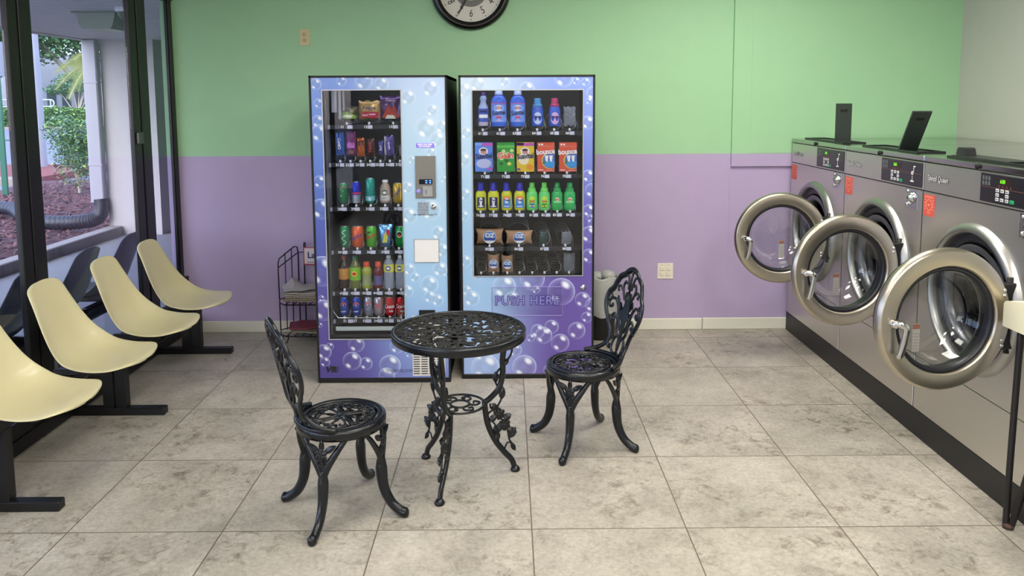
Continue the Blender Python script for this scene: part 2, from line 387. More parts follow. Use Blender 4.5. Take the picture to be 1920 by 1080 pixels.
# ------------------------------------------------------------------ moulded shell seats on a beam bench
def shell_mesh(th=.007):
    """one-piece moulded seat shell: faces +x, width along y, origin under the seat centre at floor level"""
    prof = [(-.286, .828), (-.272, .79), (-.250, .72), (-.226, .64), (-.200, .56), (-.165, .492), (-.115, .448), (-.05, .430), (.03, .428), (.10, .437), (.155, .448), (.19, .450), (.214, .442)]
    wid = [.128, .138, .150, .168, .190, .212, .226, .232, .234, .230, .222, .21, .20]
    lift = [.006, .012, .022, .034, .05, .062, .06, .045, .03, .018, .010, .006, .003]
    c = smooth_path([(a, b, 0) for a, b in prof], 3); W = smooth_path([(w, l, 0) for w, l in zip(wid, lift)], 3)
    n = 24; top = []; nor = []
    # dense rows near both ends so that the outline closes in a round arc
    def dens(a, rows):
        out = []
        for i in range(len(a)-1):
            k = rows if i < 3 or i > len(a)-5 else 1
            out += [a[i].lerp(a[i+1], q/k) for q in range(k)]
        return out+[a[-1]]
    c = dens(c, 4); W = dens(W, 4); L_ = [0]
    for i in range(1, len(c)): L_.append(L_[-1]+(c[i]-c[i-1]).length)
    for i in range(len(c)):
        a_, b_ = L_[i], L_[-1]-L_[i]
        if a_ < .055: W[i].x *= max(.02, 1-(1-a_/.055)**2.6)**.42*(1 if a_ > 0 else .55)
        if b_ < .11: W[i].x *= max(.02, 1-(1-b_/.11)**2.4)**.45*(1 if b_ > 0 else .55)
    for i, p in enumerate(c):
        t = (c[min(i+1, len(c)-1)]-c[max(i-1, 0)]).normalized(); nn = Vector((-t.y, t.x, 0))
        if nn.x < 0 and nn.y < 0: nn = -nn
        row = []
        for j in range(n+1):
            s = -1+2*j/n; up = W[i].y*abs(s)**2.6
            e = .014*max(0, abs(s)-.86)/.14
            q = p+nn*(up-e*.6); row.append(Vector((q.x, W[i].x*s*(1-.0*abs(s)), q.y)))
        top.append(row); nor.append(Vector((nn.x, 0, nn.y)))
    m = MB(); vs = []; k = len(top)
    for i in range(k): vs += top[i]
    for i in range(k): vs += [q-nor[i]*th for q in top[i]]
    fs = []; w = n+1; o = k*w
    for i in range(k-1):
        for j in range(n):
            fs.append((i*w+j, i*w+j+1, (i+1)*w+j+1, (i+1)*w+j)); fs.append((o+i*w+j, o+(i+1)*w+j, o+(i+1)*w+j+1, o+i*w+j+1))
    for i in range(k-1):
        for j in (0, n): a, b2 = i*w+j, (i+1)*w+j; fs.append((a, b2, b2+o, a+o))
    for j in range(n):
        for i in (0, k-1): a, b2 = i*w+j, i*w+j+1; fs.append((a, b2, b2+o, a+o))
    m.add(vs, fs, 0, True); return m
BLKM = mat('black_painted_steel', (22, 22, 24), .42, .2, bump=.1)
def bench(name, label, cat, x0, sgn, ys, feet, shellmat, lab=None, fo=-.075):
    t = thing(name, label, cat, (x0, 0, 0), 0 if sgn > 0 else PI)
    Y = lambda y: y*sgn
    sh = None
    for i, y in enumerate(ys):
        if sh is None:
            sh = shell_mesh().build('seat', shellmat, t, loc=(0, Y(y), 0)); so = sh
            md = sh.modifiers.new('sub', 'SUBSURF'); md.levels = 1; md.render_levels = 1
        else: so = sh.copy(); COL.objects.link(so); so.location = (0, Y(y), 0)
        if lab: so['label'] = lab[i]
        b = MB(); b.box(-.18, .07, Y(y)-.13, Y(y)-.10, .395, .425, 0, .003); b.box(-.18, .07, Y(y)+.10, Y(y)+.13, .395, .425, 0, .003); b.box(-.14, .07, Y(y)-.10, Y(y)+.10, .40, .408); b.build('seat_bracket', BLKM, t)
    y0, y1 = min(ys)-.28, max(ys)+.2
    for bx in (-.105+fo, -.03+fo): MB().box(bx-.022, bx+.022, Y(y0), Y(y1), .35, .396, 0, .003).build('beam', BLKM, t)
    for y in feet:
        MB().box(-.30+fo, .194+fo, Y(y)-.025, Y(y)+.025, .0, .042, 0, .004).build('foot_bar', BLKM, t)
        for px in (-.105+fo, -.036+fo): MB().box(px-.028, px+.028, Y(y)-.025, Y(y)+.025, .042, .352, 0, .003).build('post', BLKM, t)
    return t
YEL = mat('pale_yellow_fibreglass', (208, 201, 162), .36, bump=.12, bscale=160, var=.04, coat=.15)
bench('waiting_bench', 'black-framed row of four pale yellow moulded seats along the window', 'bench', -1.985, 1, [3.13, 3.67, 4.215, 4.745], [3.05, 4.03, 5.04], YEL,
      ['pale yellow seat cut off by the left edge, nearest', 'pale yellow seat second from the near end', 'pale yellow seat third from the near end', 'pale yellow seat farthest away, beside the lilac wall'])
SLATE = mat('dark_slate_fibreglass', (62, 68, 80), .4, bump=.1)
bench('outdoor_bench', 'row of dark slate moulded seats outside with backs to the window', 'bench', -2.77, -1, [3.42, 3.95, 4.50, 5.03], [3.4, 4.38, 5.3], SLATE)

# ------------------------------------------------------------------ cast metal bistro set
CAST = mat('black_cast_metal', (10, 15, 22), .27, .2, bump=.35, bscale=110, coat=.15)
CASTB = mat('weathered_cast_top', (27, 27, 26), .5, .3, bump=.5, bscale=140, var=.25, vscale=40)
def spiral(c, r0, r1, a0, turns, n=22, plane='xy', flip=1):
    out = []
    for i in range(n+1):
        t = i/n; a = a0+flip*2*PI*turns*t; r = r0+(r1-r0)*t
        p = (c[0]+r*math.cos(a), c[1]+r*math.sin(a)); out.append(p)
    return out
def leaf(mb, p, d, nrm, L, W, T=.004, mi=0):
    d = Vector(d).normalized(); nrm = Vector(nrm).normalized(); s = d.cross(nrm).normalized(); nrm = s.cross(d)
    p = Vector(p); k = 7; top = []; bot = []
    for i in range(k):
        t = i/(k-1); w = W*math.sin(PI*min(1, .06+t*.94))**.75*(1-.25*t)
        if i == k-1: w = .0004
        c = p+d*(L*t)
        top += [c-s*w, c+nrm*T*(.5+.8*math.sin(PI*t)), c+s*w]; bot += [c-s*w-nrm*T, c-nrm*T, c+s*w-nrm*T]
    vs = top+bot; o = len(top); fs = []
    for i in range(k-1):
        a = i*3; b = a+3
        fs += [(a, a+1, b+1, b), (a+1, a+2, b+2, b+1), (o+a, o+b, o+b+1, o+a+1), (o+a+1, o+b+1, o+b+2, o+a+2), (a, b, o+b, o+a), (a+2, o+a+2, o+b+2, b+2)]
    fs += [(0, o, o+1, 1), (1, o+1, o+2, 2)]
    mb.add(vs, fs, mi)
def rose(mb, c, nrm, r, mi=0):
    nrm = Vector(nrm).normalized(); x, y = frame_of(nrm); c = Vector(c)
    Mx = Matrix((x, y, nrm)).transposed()
    mb.ell(c, (r*.45, r*.45, r*.35), 10, 6, mi, Mx)
    for ring, (q, s, z) in enumerate(((.45, .42, .10), (.78, .46, 0))):
        for k in range(5+ring):
            a = 2*PI*k/(5+ring)+ring*.5; mb.ell(c+(x*math.cos(a)+y*math.sin(a))*r*q+nrm*r*z, (r*s, r*s, r*.2), 8, 5, mi, Mx)
def P3(pts, z, o=None): return [(a, b, z) for a, b in pts]
def make_chair(label, loc, rz):
    t = thing('bistro_chair', label, 'chair', loc, rz, None)
    SH, SR = .405, .182
    s = MB()
    s.lathe([(SR-.036, SH-.004), (SR-.03, SH+.004), (SR-.012, SH+.004), (SR-.002, SH-.002), (SR, SH-.012), (SR-.002, SH-.036), (SR-.012, SH-.038), (SR-.014, SH-.012), (SR-.03, SH-.008), (SR-.036, SH-.004)], n=56)
    s.tube([((SR-.048)*math.cos(a*PI/28), (SR-.048)*math.sin(a*PI/28), SH-.002) for a in range(56)], .0045, 6, closed=True)
    # four pairs of heart-shaped scrolls in the seat
    for q in range(4):
        a = R(90*q+45); Mq = Matrix.Rotation(a, 4, 'Z'); g = MB(); z = SH-.004
        for sg in (1, -1):
            sp = [(.018, .004*sg), (.04, .03*sg), (.075, .052*sg), (.11, .045*sg), (.124, .02*sg), (.11, .004*sg), (.092, .008*sg), (.09, .022*sg), (.1, .026*sg)]
            g.tube(smooth_path([(x_, y_, z) for x_, y_ in sp], 5), .0058, 8, flat=.8)
            sp = [(.03, .03*sg), (.045, .062*sg), (.07, .085*sg), (.1, .082*sg), (.112, .066*sg), (.1, .056*sg), (.088, .062*sg)]
            g.tube(smooth_path([(x_, y_, z) for x_, y_ in sp], 5), .0054, 8, flat=.8)
            leaf(g, (.085, .03*sg, z+.003), (.2, .9*sg, 0), (0, 0, 1), .02, .007)
            g.ell((.093, .02*sg, z), (.008, .008, .006), 8, 5)
            g.ell((.09, .062*sg, z), (.007, .007, .006), 8, 5)
        leaf(g, (.02, 0, z+.002), (1, 0, 0), (0, 0, 1), .05, .01); leaf(g, (.07, 0, z+.003), (1, 0, 0), (0, 0, 1), .034, .008)
        g.tube([(.11, 0, z), (.14, 0, z)], .005, 6); g.tube(smooth_path([(.1, .1, z), (.088, .088, z), (.075, .085, z)], 4), .005, 6)
        s.merge(g.xf(Mq))
    s.ell((0, 0, SH-.003), (.02, .02, .006), 14, 6)
    s.build('seat', CAST, t)
    for q in range(4):
        a = R(90*q+45); g = MB()
        path = smooth_path([(.172, 0, .25), (.171, 0, .20), (.180, 0, .12), (.208, 0, .06), (.245, 0, .028), (.270, 0, .018), (.286, 0, .017)], 5)
        n = len(path); rad = [.014+.011*min(1, i/5)-.005*math.sin(PI*max(0, min(1, (i-6)/(n-8)))) for i in range(n)]
        rad[-1] = .006; rad[-2] = .014; rad[-3] = .018; rad[-4] = .019
        g.tube(path, rad, 10, flat=.85, up=(0, 1, 0))
        for sg in (1, -1):
            arm = []
            for u_, h in ((31, .372), (24, .345), (14, .30), (6, .262), (0, .225)):
                aa = R(u_)*sg; rr = .173; arm.append((rr*math.cos(aa), rr*math.sin(aa), h))
            g.tube(smooth_path(arm, 4), [.010+.009*i/16 for i in range(17)], 8, flat=.6, up=(1, 0, 0))
            leaf(g, (.178, .012*sg, .325), (0, .065*sg, .042), (1, 0, 0), .06, .014, .005)
            leaf(g, (.176, .008*sg, .30), (0, .02*sg, -.05), (1, 0, 0), .035, .009, .005)
        leaf(g, (.178, 0, .325), (0, 0, 1), (1, 0, 0), .052, .012, .006); g.cyl((.176, 0, .33), (.174, 0, .375), .008, n=8)
        rose(g, (.181, 0, .315), (1, 0, 0), .023)
        leaf(g, (.18, 0, .255), (0, 0, 1), (1, 0, 0), .04, .015, .006); leaf(g, (.184, .0, .2), (0, 0, 1), (1, 0, 0), .05, .008, .004)
        g.xf(Matrix.Rotation(a, 4, 'Z')); g.build('leg', CAST, t)
    # back: lobed hoop with scrollwork, tulip splat and buds, leaning to -y
    def B(x, h, d=0.0):
        y = -.176-.10*(h/.47)-.03*math.sin(PI*min(1, h/.47))*0+ .95*x*x*(1-.55*min(1, h/.47)) - d
        w = max(0, min(1, h/.09)); yc = -math.sqrt(max(0, .176**2-x*x))
        return (x*(1+.03*w), y*w+(yc-d)*(1-w), SH+h*.94)
    hoop = [(-.160, .006), (-.142, .016), (-.120, .03), (-.098, .052), (-.088, .09), (-.112, .15), (-.155, .21), (-.176, .265), (-.168, .315), (-.140, .345), (-.128, .375), (-.104, .415), (-.066, .436), (-.04, .458), (0, .47)]
    hp = [B(x, h) for x, h in hoop]+[B(-x, h) for x, h in hoop[::-1][1:]]
    g = MB(); sp = smooth_path(hp, 5)
    g.tube(sp, .0115, 10, flat=.8, up=(0, 1, 0)); g.tube([(p.x*.925, p.y-.002, SH+.004+(p.z-SH)*.955) for p in sp], .005, 6)
    g.tube(smooth_path([((SR-.004)*math.cos(R(a)), (SR-.004)*math.sin(R(a)), SH+.008) for a in range(-150, -29, 10)], 2), .011, 8, flat=.9)
    g.build('back_hoop', CAST, t)
    g = MB()
    def T(pts, r=.0058):
        r *= 1.3; g.tube(smooth_path([B(*p) for p in pts], 5), r, 7, flat=.85, up=(0, 1, 0))
    for sg in (1, -1):
        X = lambda L_: [(a*sg, b) for a, b in L_]
        T(X([(.0, .03), (.03, .02), (.052, .045), (.05, .085), (.03, .11), (.012, .1), (.006, .07), (.0, .04)]), .006)   # base loops
        T(X([(.088, .06), (.07, .04), (.05, .05)])); g.ell(B(.066*sg, .055), (.009, .006, .009), 8, 5)
        T(X([(.02, .105), (.045, .13), (.055, .18), (.062, .235), (.08, .27), (.105, .29), (.135, .285), (.148, .262), (.135, .243), (.118, .25), (.122, .262)]), .0062)
        T(X([(.06, .19), (.085, .215), (.105, .2), (.1, .178), (.085, .182)]), .0055)
        T(X([(.125, .2), (.11, .175), (.118, .158), (.132, .165)]), .005)
        T(X([(.02, .14), (.035, .17), (.045, .215), (.035, .235), (.02, .225)]), .005)
        T(X([(.03, .3), (.05, .335), (.06, .37), (.048, .395), (.034, .388)]), .0055)
        T(X([(.06, .345), (.085, .365), (.1, .355), (.095, .338)]), .005)
        T(X([(.015, .36), (.022, .4), (.035, .43), (.05, .432)]), .005)
        T(X([(.17, .3), (.15, .31), (.135, .3), (.14, .288)]), .005)
        leaf(g, B(.03*sg, .255, -.003), (.04*sg, 0, .05), (0, -1, 0), .06, .018, .006)
        leaf(g, B(.036*sg, .245, -.003), (.03*sg, 0, .085), (0, -1, 0), .07, .013, .006)
        leaf(g, B(.065*sg, .275, -.002), (.01*sg, 0, .06), (0, -1, 0), .04, .012, .005)
        for (a, h) in ((.12, .25), (.09, .185), (.05, .39), (.132, .165), (.023, .23), (.096, .34)): g.ell(B(a*sg, h), (.009, .0065, .009), 8, 5)
    # tulip splat
    L_ = [(.006, .10), (.010, .15), (.017, .19), (.03, .215), (.05, .225), (.046, .248), (.03, .262), (.018, .268), (.014, .29), (.026, .318), (.02, .345), (.01, .33), (0, .352)]
    out = [B(x, h, .006) for x, h in L_]+[B(-x, h, .006) for x, h in L_[::-1][1:]]
    inn = [B(x, h, -.006) for x, h in L_]+[B(-x, h, -.006) for x, h in L_[::-1][1:]]
    n = len(out); g.add(out+inn, [tuple(range(n)), tuple(range(2*n-1, n-1, -1))]+[(i, (i+1) % n, (i+1) % n+n, i+n) for i in range(n)])
    rose(g, B(0, .235, .002), (0, 1, .2), .026); rose(g, B(0, .235, .002), (0, -1, 0), .022); g.ell(B(0, .31), (.014, .011, .022), 10, 6); g.tube([B(0, .35), B(.004, .4), B(0, .465)], .006, 7)
    g.build('back_scrollwork', CAST, t)
    return t
make_chair('black cast metal scrollwork chair left of the round table, near the vending machine front', (-.690, 3.035, 0), R(-59))
make_chair('black cast metal scrollwork chair right of the round table, back to the washers', (.362, 3.648, 0), R(109))

def make_table():
    t = thing('bistro_table', 'round black cast metal table with pierced leafy top', 'table', (-.222, 3.305, 0), 0)
    Z, RR = .683, .297
    g = MB()
    g.lathe([(RR-.016, Z), (RR-.003, Z), (RR, Z-.004), (RR-.001, Z-.034), (RR-.006, Z-.036), (RR-.008, Z-.010), (RR-.016, Z-.008), (RR-.016, Z)], n=80)
    g.build('rim', CAST, t)
    g = MB(); z = Z-.006; rnd = random.Random(3)
    for r_ in (RR-.014, RR-.04, .19, .105, .06): g.tube([(r_*math.cos(2*PI*a/72), r_*math.sin(2*PI*a/72), z) for a in range(72)], .0042, 6, closed=True)
    up = (0, 0, 1)
    for k in range(40):
        a = 2*PI*k/40; g.tube([((RR-.04)*math.cos(a), (RR-.04)*math.sin(a), z), ((RR-.012)*math.cos(a+.05), (RR-.012)*math.sin(a+.05), z)], .0038, 5)
    def pol(r, a): return Vector((r*math.cos(a), r*math.sin(a), z))
    for k in range(12):
        a = 2*PI*k/12
        vine = [pol(.105, a), pol(.14, a+.10), pol(.175, a-.05), pol(.215, a+.06), pol(.255, a-.08)]
        g.tube(smooth_path(vine, 4), .0045, 6)
        for r_, da, dr, L, W in ((.115, .05, 1.0, .045, .013), (.15, .14, .4, .045, .014), (.15, -.10, .9, .05, .014), (.18, .16, .2, .042, .015), (.19, -.10, -.6, .045, .014), (.205, .20, .7, .045, .014), (.21, -.02, .5, .045, .016), (.235, .12, -.2, .045, .014), (.235, -.14, 1.3, .04, .014), (.25, .03, 1.8, .04, .012), (.165, .02, 2.4, .035, .012)):
            p = pol(r_, a+da); th = a+da+dr+rnd.uniform(-.3, .3); leaf(g, p, (math.cos(th), math.sin(th), .05), up, L, W, .004)
        if k % 2 == 0:
            for q, (r_, da) in enumerate(((.155, .22), (.225, .3))): rose(g, pol(r_, a+da)+Vector((0, 0, .001)), up, .024)
    for k in range(8):
        a = 2*PI*k/8; g.tube(smooth_path([pol(.0, a), pol(.03, a+.3), pol(.062, a-.1), pol(.105, a+.1)], 4), .004, 6)
        leaf(g, pol(.035, a+.4), (math.cos(a+.3), math.sin(a+.3), .05), up, .034, .010, .004); leaf(g, pol(.07, a+.4), (math.cos(a+.1), math.sin(a+.1), .05), up, .036, .011, .004)
    rose(g, (0, 0, z), up, .022)
    g.build('table_top', CASTB, t)
    for deg in (253, 134, 12):
        g = MB(); Y0 = (0, 1, 0)
        up_ = smooth_path([(.222, 0, .655), (.208, 0, .60), (.196, 0, .53), (.196, 0, .46), (.178, 0, .395), (.138, 0, .352), (.112, 0, .335)], 5)
        g.tube(up_, .0135, 9, flat=.8, up=Y0)
        lo = smooth_path([(.112, 0, .345), (.116, 0, .29), (.128, 0, .225), (.158, 0, .155), (.20, 0, .095), (.234, 0, .055), (.248, 0, .018)], 5)
        g.tube(lo, .0135, 9, flat=.8, up=Y0)
        g.lathe([(0, 0), (.021, 0), (.023, .008), (.017, .018), (.009, .024), (0, .026)], (.252, 0, 0), n=14)
        def T(pts, r=.0045): g.tube(smooth_path([(a, b, c) for a, b, c in pts], 5), r, 6)
        T([(.222, 0, .65), (.238, 0, .6), (.235, 0, .55), (.2, 0, .5), (.17, 0, .47), (.162, 0, .43), (.175, 0, .4)], .005)
        T([(.175, 0, .39), (.19, 0, .35), (.17, 0, .3), (.19, 0, .25), (.215, 0, .2), (.225, 0, .15), (.245, 0, .12), (.25, 0, .105)], .0048)
        T([(.125, 0, .25), (.15, 0, .24), (.17, 0, .2), (.175, 0, .15)]); T([(.17, 0, .3), (.14, 0, .29), (.118, 0, .27)])
        T([(.2, 0, .1), (.215, 0, .135), (.235, 0, .13), (.243, 0, .105)], .004)
        for (x, z_, dx, dz, L, W) in ((.19, .345, .1, .9, .06, .014), (.17, .30, -.8, .5, .045, .015), (.165, .27, -.7, -.6, .045, .013), (.2, .25, .9, .5, .04, .015), (.215, .2, .9, -.4, .05, .015), (.225, .16, .6, .9, .055, .016), (.175, .19, -.4, -.9, .05, .015), (.185, .23, -.3, -1, .045, .015), (.16, .22, .2, -1, .05, .012), (.235, .13, .5, -1, .04, .010), (.163, .425, .0, 1, .05, .012), (.2, .5, .6, .8, .04, .011)):
            for yy in (-.003, .003): leaf(g, (x, yy, z_), (dx, 0, dz), (0, 1 if yy > 0 else -1, 0), L*.98, W*1.25, .006)
        for q in ((.178, .275), (.203, .222)): rose(g, (q[0], 0, q[1]), (0, 1, 0), .024); rose(g, (q[0], 0, q[1]), (0, -1, 0), .024)
        g.xf(Matrix.Rotation(R(deg), 4, 'Z')); g.build('leg', CAST, t)
    g = MB(); zz = .338
    for r_ in (.11, .042): g.tube([(r_*math.cos(2*PI*a/40), r_*math.sin(2*PI*a/40), zz) for a in range(40)], .0068, 8, closed=True, flat=.7)
    for k in range(6):
        a = 2*PI*k/6+.2; g.tube(smooth_path([(.042*math.cos(a-.4), .042*math.sin(a-.4), zz), (.075*math.cos(a-.35), .075*math.sin(a-.35), zz), (.09*math.cos(a), .09*math.sin(a), zz), (.07*math.cos(a+.25), .07*math.sin(a+.25), zz), (.062*math.cos(a), .062*math.sin(a), zz)], 4), .0048, 7)
    g.build('lower_ring', CAST, t)
make_table()

# ------------------------------------------------------------------ wire newspaper rack
t = thing('newspaper_rack', 'black wire newspaper rack with two shelves against the lilac wall', 'rack', (0, 0, 0))
WIRE = mat('black_wire', (20, 16, 26), .4, .4)
g = MB(); x0, x1, yf, yr = -1.632, -1.19, 5.25, 5.475
xf = lambda y: x0+.03*(y-yf)/(yr-yf)
# tall side loop with slanted top
side = [(-1.632, 5.36, .0), (-1.636, 5.36, .54), (-1.630, 5.368, .575), (-1.60, 5.40, .60), (-1.548, 5.462, .645), (-1.53, 5.475, .64), (-1.525, 5.48, .60), (-1.525, 5.48, .02)]
g.tube(side, .0045, 7)
g.tube([(-1.633, 5.362, .515), (-1.53, 5.478, .595)], .004, 6)
for q in (.33, .66): g.tube([(-1.632+.107*q, 5.362+.118*q, .595+.05*q), (-1.632+.107*q, 5.362+.118*q, .05)], .0035, 6)
g.tube([(-1.525, 5.48, .60), (x1, 5.48, .60)], .0035, 6)
g.tube([(-1.482, 5.48, .05), (-1.482, 5.48, .655), (-1.477, 5.475, .672), (-1.467, 5.46, .672), (-1.464, 5.452, .655), (-1.464, 5.450, .64)], .0045, 7)
for z in (.285, .06):
    g.tube([(-1.632, 5.36, z), (-1.60, 5.25, z), (-1.56, 5.235, z-.01), (x1, 5.235, z-.01), (x1, 5.48, z)], .0045, 7); g.tube([(x1, 5.48, z), (-1.525, 5.48, z), (-1.632, 5.36, z)], .004, 6)
    for k in range(7): g.tube([(-1.56+.055*k, 5.238, z-.01), (-1.53+.055*k, 5.478, z)], .003, 6)
for x_ in (-1.585, -1.21):
    g.tube([(x_, 5.24, .05), (x_+.01, 5.235, .004), (x_+.03, 5.24, .004), (x_+.045, 5.24, .06)], .0042, 6)
g.tube([(x1, 5.48, .02), (x1, 5.48, .64), (x1, 5.36, .575), (x1, 5.30, .0)], .0045, 7)
g.build('wire_frame', WIRE, t)
sg = thing('rack_sign', 'small white card with a red border and the word La, hung on the newspaper rack', 'sign', (-1.392, 5.444, .578))
MB().box(-.085, .085, 0, .003, -.065, .065).build('card', mat('white_card', (214, 206, 212), .5), sg)
q = MB(); q.box(-.085, .085, -.001, 0, .058, .065); q.box(-.085, .085, -.001, 0, -.065, -.055); q.box(-.085, -.078, -.001, 0, -.065, .065); q.build('red_border', mat('sign_red', (170, 60, 70), .5), sg)
q = MB(); text(q, 'La', (-.028, -.0015, .005), .062, off=.03); q.prism([(.02, -.02), (.06, -.02), (.06, .02), (.04, .045), (.02, .02)], -.0015, -.001); q.box(-.06, .0, -.0015, -.001, -.045, -.041); q.build('lettering', mat('sign_blue', (45, 50, 110), .5), sg)
NEWS = [mat('newsprint_a', (188, 184, 182), .8, var=.2, vscale=60), mat('newsprint_b', (168, 160, 150), .8, var=.25, vscale=45), mat('newsprint_c', (150, 140, 120), .8, var=.2, vscale=50)]
def paper(x, y, z, w, d, rot, m, lab, grp, thick=.012, fold=False):
    t = MB(); n = 10; vs = []; rnd = random.Random(int(z*10000+x*100))
    for i in range(n+1):
        for j in range(5):
            vs.append((-w/2+w*i/n, -d/2+d*j/4, .0035*math.sin(i*1.1+j)+(.05*max(0, 1-abs(i-3)/3.0)*(j/4) if fold else 0)))
    fs = [(i*5+j, i*5+j+1, (i+1)*5+j+1, (i+1)*5+j) for i in range(n) for j in range(4)]
    o = len(vs); vs += [(a, b, c-thick*(.8 if not fold else .3)) for a, b, c in vs]; fs += [tuple(o+q for q in f[::-1]) for f in fs]
    bd = [i*5 for i in range(n+1)]+[n*5+j for j in range(1, 5)]+[i*5+4 for i in range(n-1, -1, -1)]+[j for j in range(3, 0, -1)]
    fs += [(bd[i], bd[(i+1) % len(bd)], bd[(i+1) % len(bd)]+o, bd[i]+o) for i in range(len(bd))]
    t.add(vs, fs, 0, False); o = t.build('newspaper', m, None, loc=(x, y, z), rot=(0, 0, rot)); tag(o, lab, 'newspaper', grp); return o
for i in range(5):
    paper(-1.40+.008*(i % 3), 5.355, .302+i*.0135, .35, .21, R((-2, 3, -1, 2, 0)[i]), NEWS[(2, 2, 1, 1, 0)[i]], ['bottom newspaper of the upper rack pile', 'yellowed newspaper second from the bottom of the upper rack pile', 'newspaper in the middle of the upper rack pile', 'newspaper second from the top of the upper rack pile', 'pale newspaper lying on the upper rack pile'][i], 'newspapers on the rack')
paper(-1.47, 5.35, .374, .26, .2, R(20), NEWS[0], 'crumpled newspaper with a raised fold on top of the upper pile', 'newspapers on the rack', .006, True)
paper(-1.36, 5.36, .078, .33, .2, 0, NEWS[2], 'pale folded magazine lowest on the bottom rack shelf', 'magazines on the bottom shelf', .014)
paper(-1.38, 5.36, .094, .31, .2, R(5), mat('magazine_brown', (110, 92, 88), .5, var=.3, vscale=25), 'brown magazine in the middle of the bottom rack shelf', 'magazines on the bottom shelf')
paper(-1.42, 5.35, .109, .28, .19, R(14), mat('magazine_red', (130, 52, 66), .4, var=.5, vscale=20), 'crimson magazine on top of the bottom rack shelf', 'magazines on the bottom shelf')

# ------------------------------------------------------------------ waste bin with liner
t = thing('waste_bin', 'black waste bin with a clear grey liner behind the right chair', 'bin', (.648, 5.33, 0))
g = MB(); g.lathe([(0, .004), (.098, .0), (.103, .01), (.118, .43), (.122, .44), (.112, .44), (.098, .02), (0, .015)], n=32, sx=1, sy=.8); g.build('bin_body', mat('black_bin_plastic', (20, 20, 22), .5), t)
g = MB(); n = 40; rings = []; K_ = .70
for (r_, z_, am) in ((.148, .30, .002), (.164, .44, .003), (.172, .452, .006), (.181, .44, .004), (.180, .35, .006), (.177, .25, .008), (.173, .175, .007)):
    r_ *= K_; rings.append([Vector(((r_+am*math.sin(7*j*2*PI/n+z_*30)+am*.6*math.sin(13*j*2*PI/n))*math.cos(2*PI*j/n), .8*(r_+am*math.sin(7*j*2*PI/n+z_*30))*math.sin(2*PI*j/n), z_+am*1.5*math.sin(5*j*2*PI/n))) for j in range(n)])
g.ring_sweep(rings, 0, False)
lin_m = mat('grey_film_liner', (182, 184, 182), .35, alpha=.9, bump=1.0, bscale=22, var=.2)
g.build('liner', lin_m, t)
g = MB(); g.ell((.05, -.02, .455), (.055, .045, .04), 14, 8); g.ell((-.03, .0, .445), (.06, .05, .035), 14, 8); g.build('bunched_liner', lin_m, t)

# ------------------------------------------------------------------ cream stand at the right edge
t = thing('side_stand', 'cream-topped stand on black bent rod legs cut off by the right edge', 'table', (0, 0, 0))
g = MB(); prof = [(2.925, .795), (2.925, .885), (2.915, .897), (2.90, .9)]+[(2.9-.06*k, .9+.012*k) for k in range(1, 6)]+[(2.36, .965), (2.36, .80)]
g.prism([(a, b) for a, b in prof], 1.935, 2.012, 'yz'); g.build('top', mat('cream_laminate', (226, 220, 190), .45, bump=.05), t)
RB = mat('black_rod', (26, 22, 22), .45, .2)
for y_ in (2.86, 2.42):
    g = MB(); g.tube(smooth_path([(1.965, y_, .80), (1.958, y_, .4), (1.951, y_-.005, .03), (1.955, y_-.012, .012), (1.965, y_-.022, .03), (1.975, y_-.12, .42), (1.98, y_-.19, .80)], 6), .0125, 10); o = g.build('leg', RB, t)
    g = MB(); g.ell((1.956, y_-.012, .013), (.02, .024, .013), 12, 8); g.build('foot_cap', mat('brown_rubber', (72, 46, 40), .6), o)
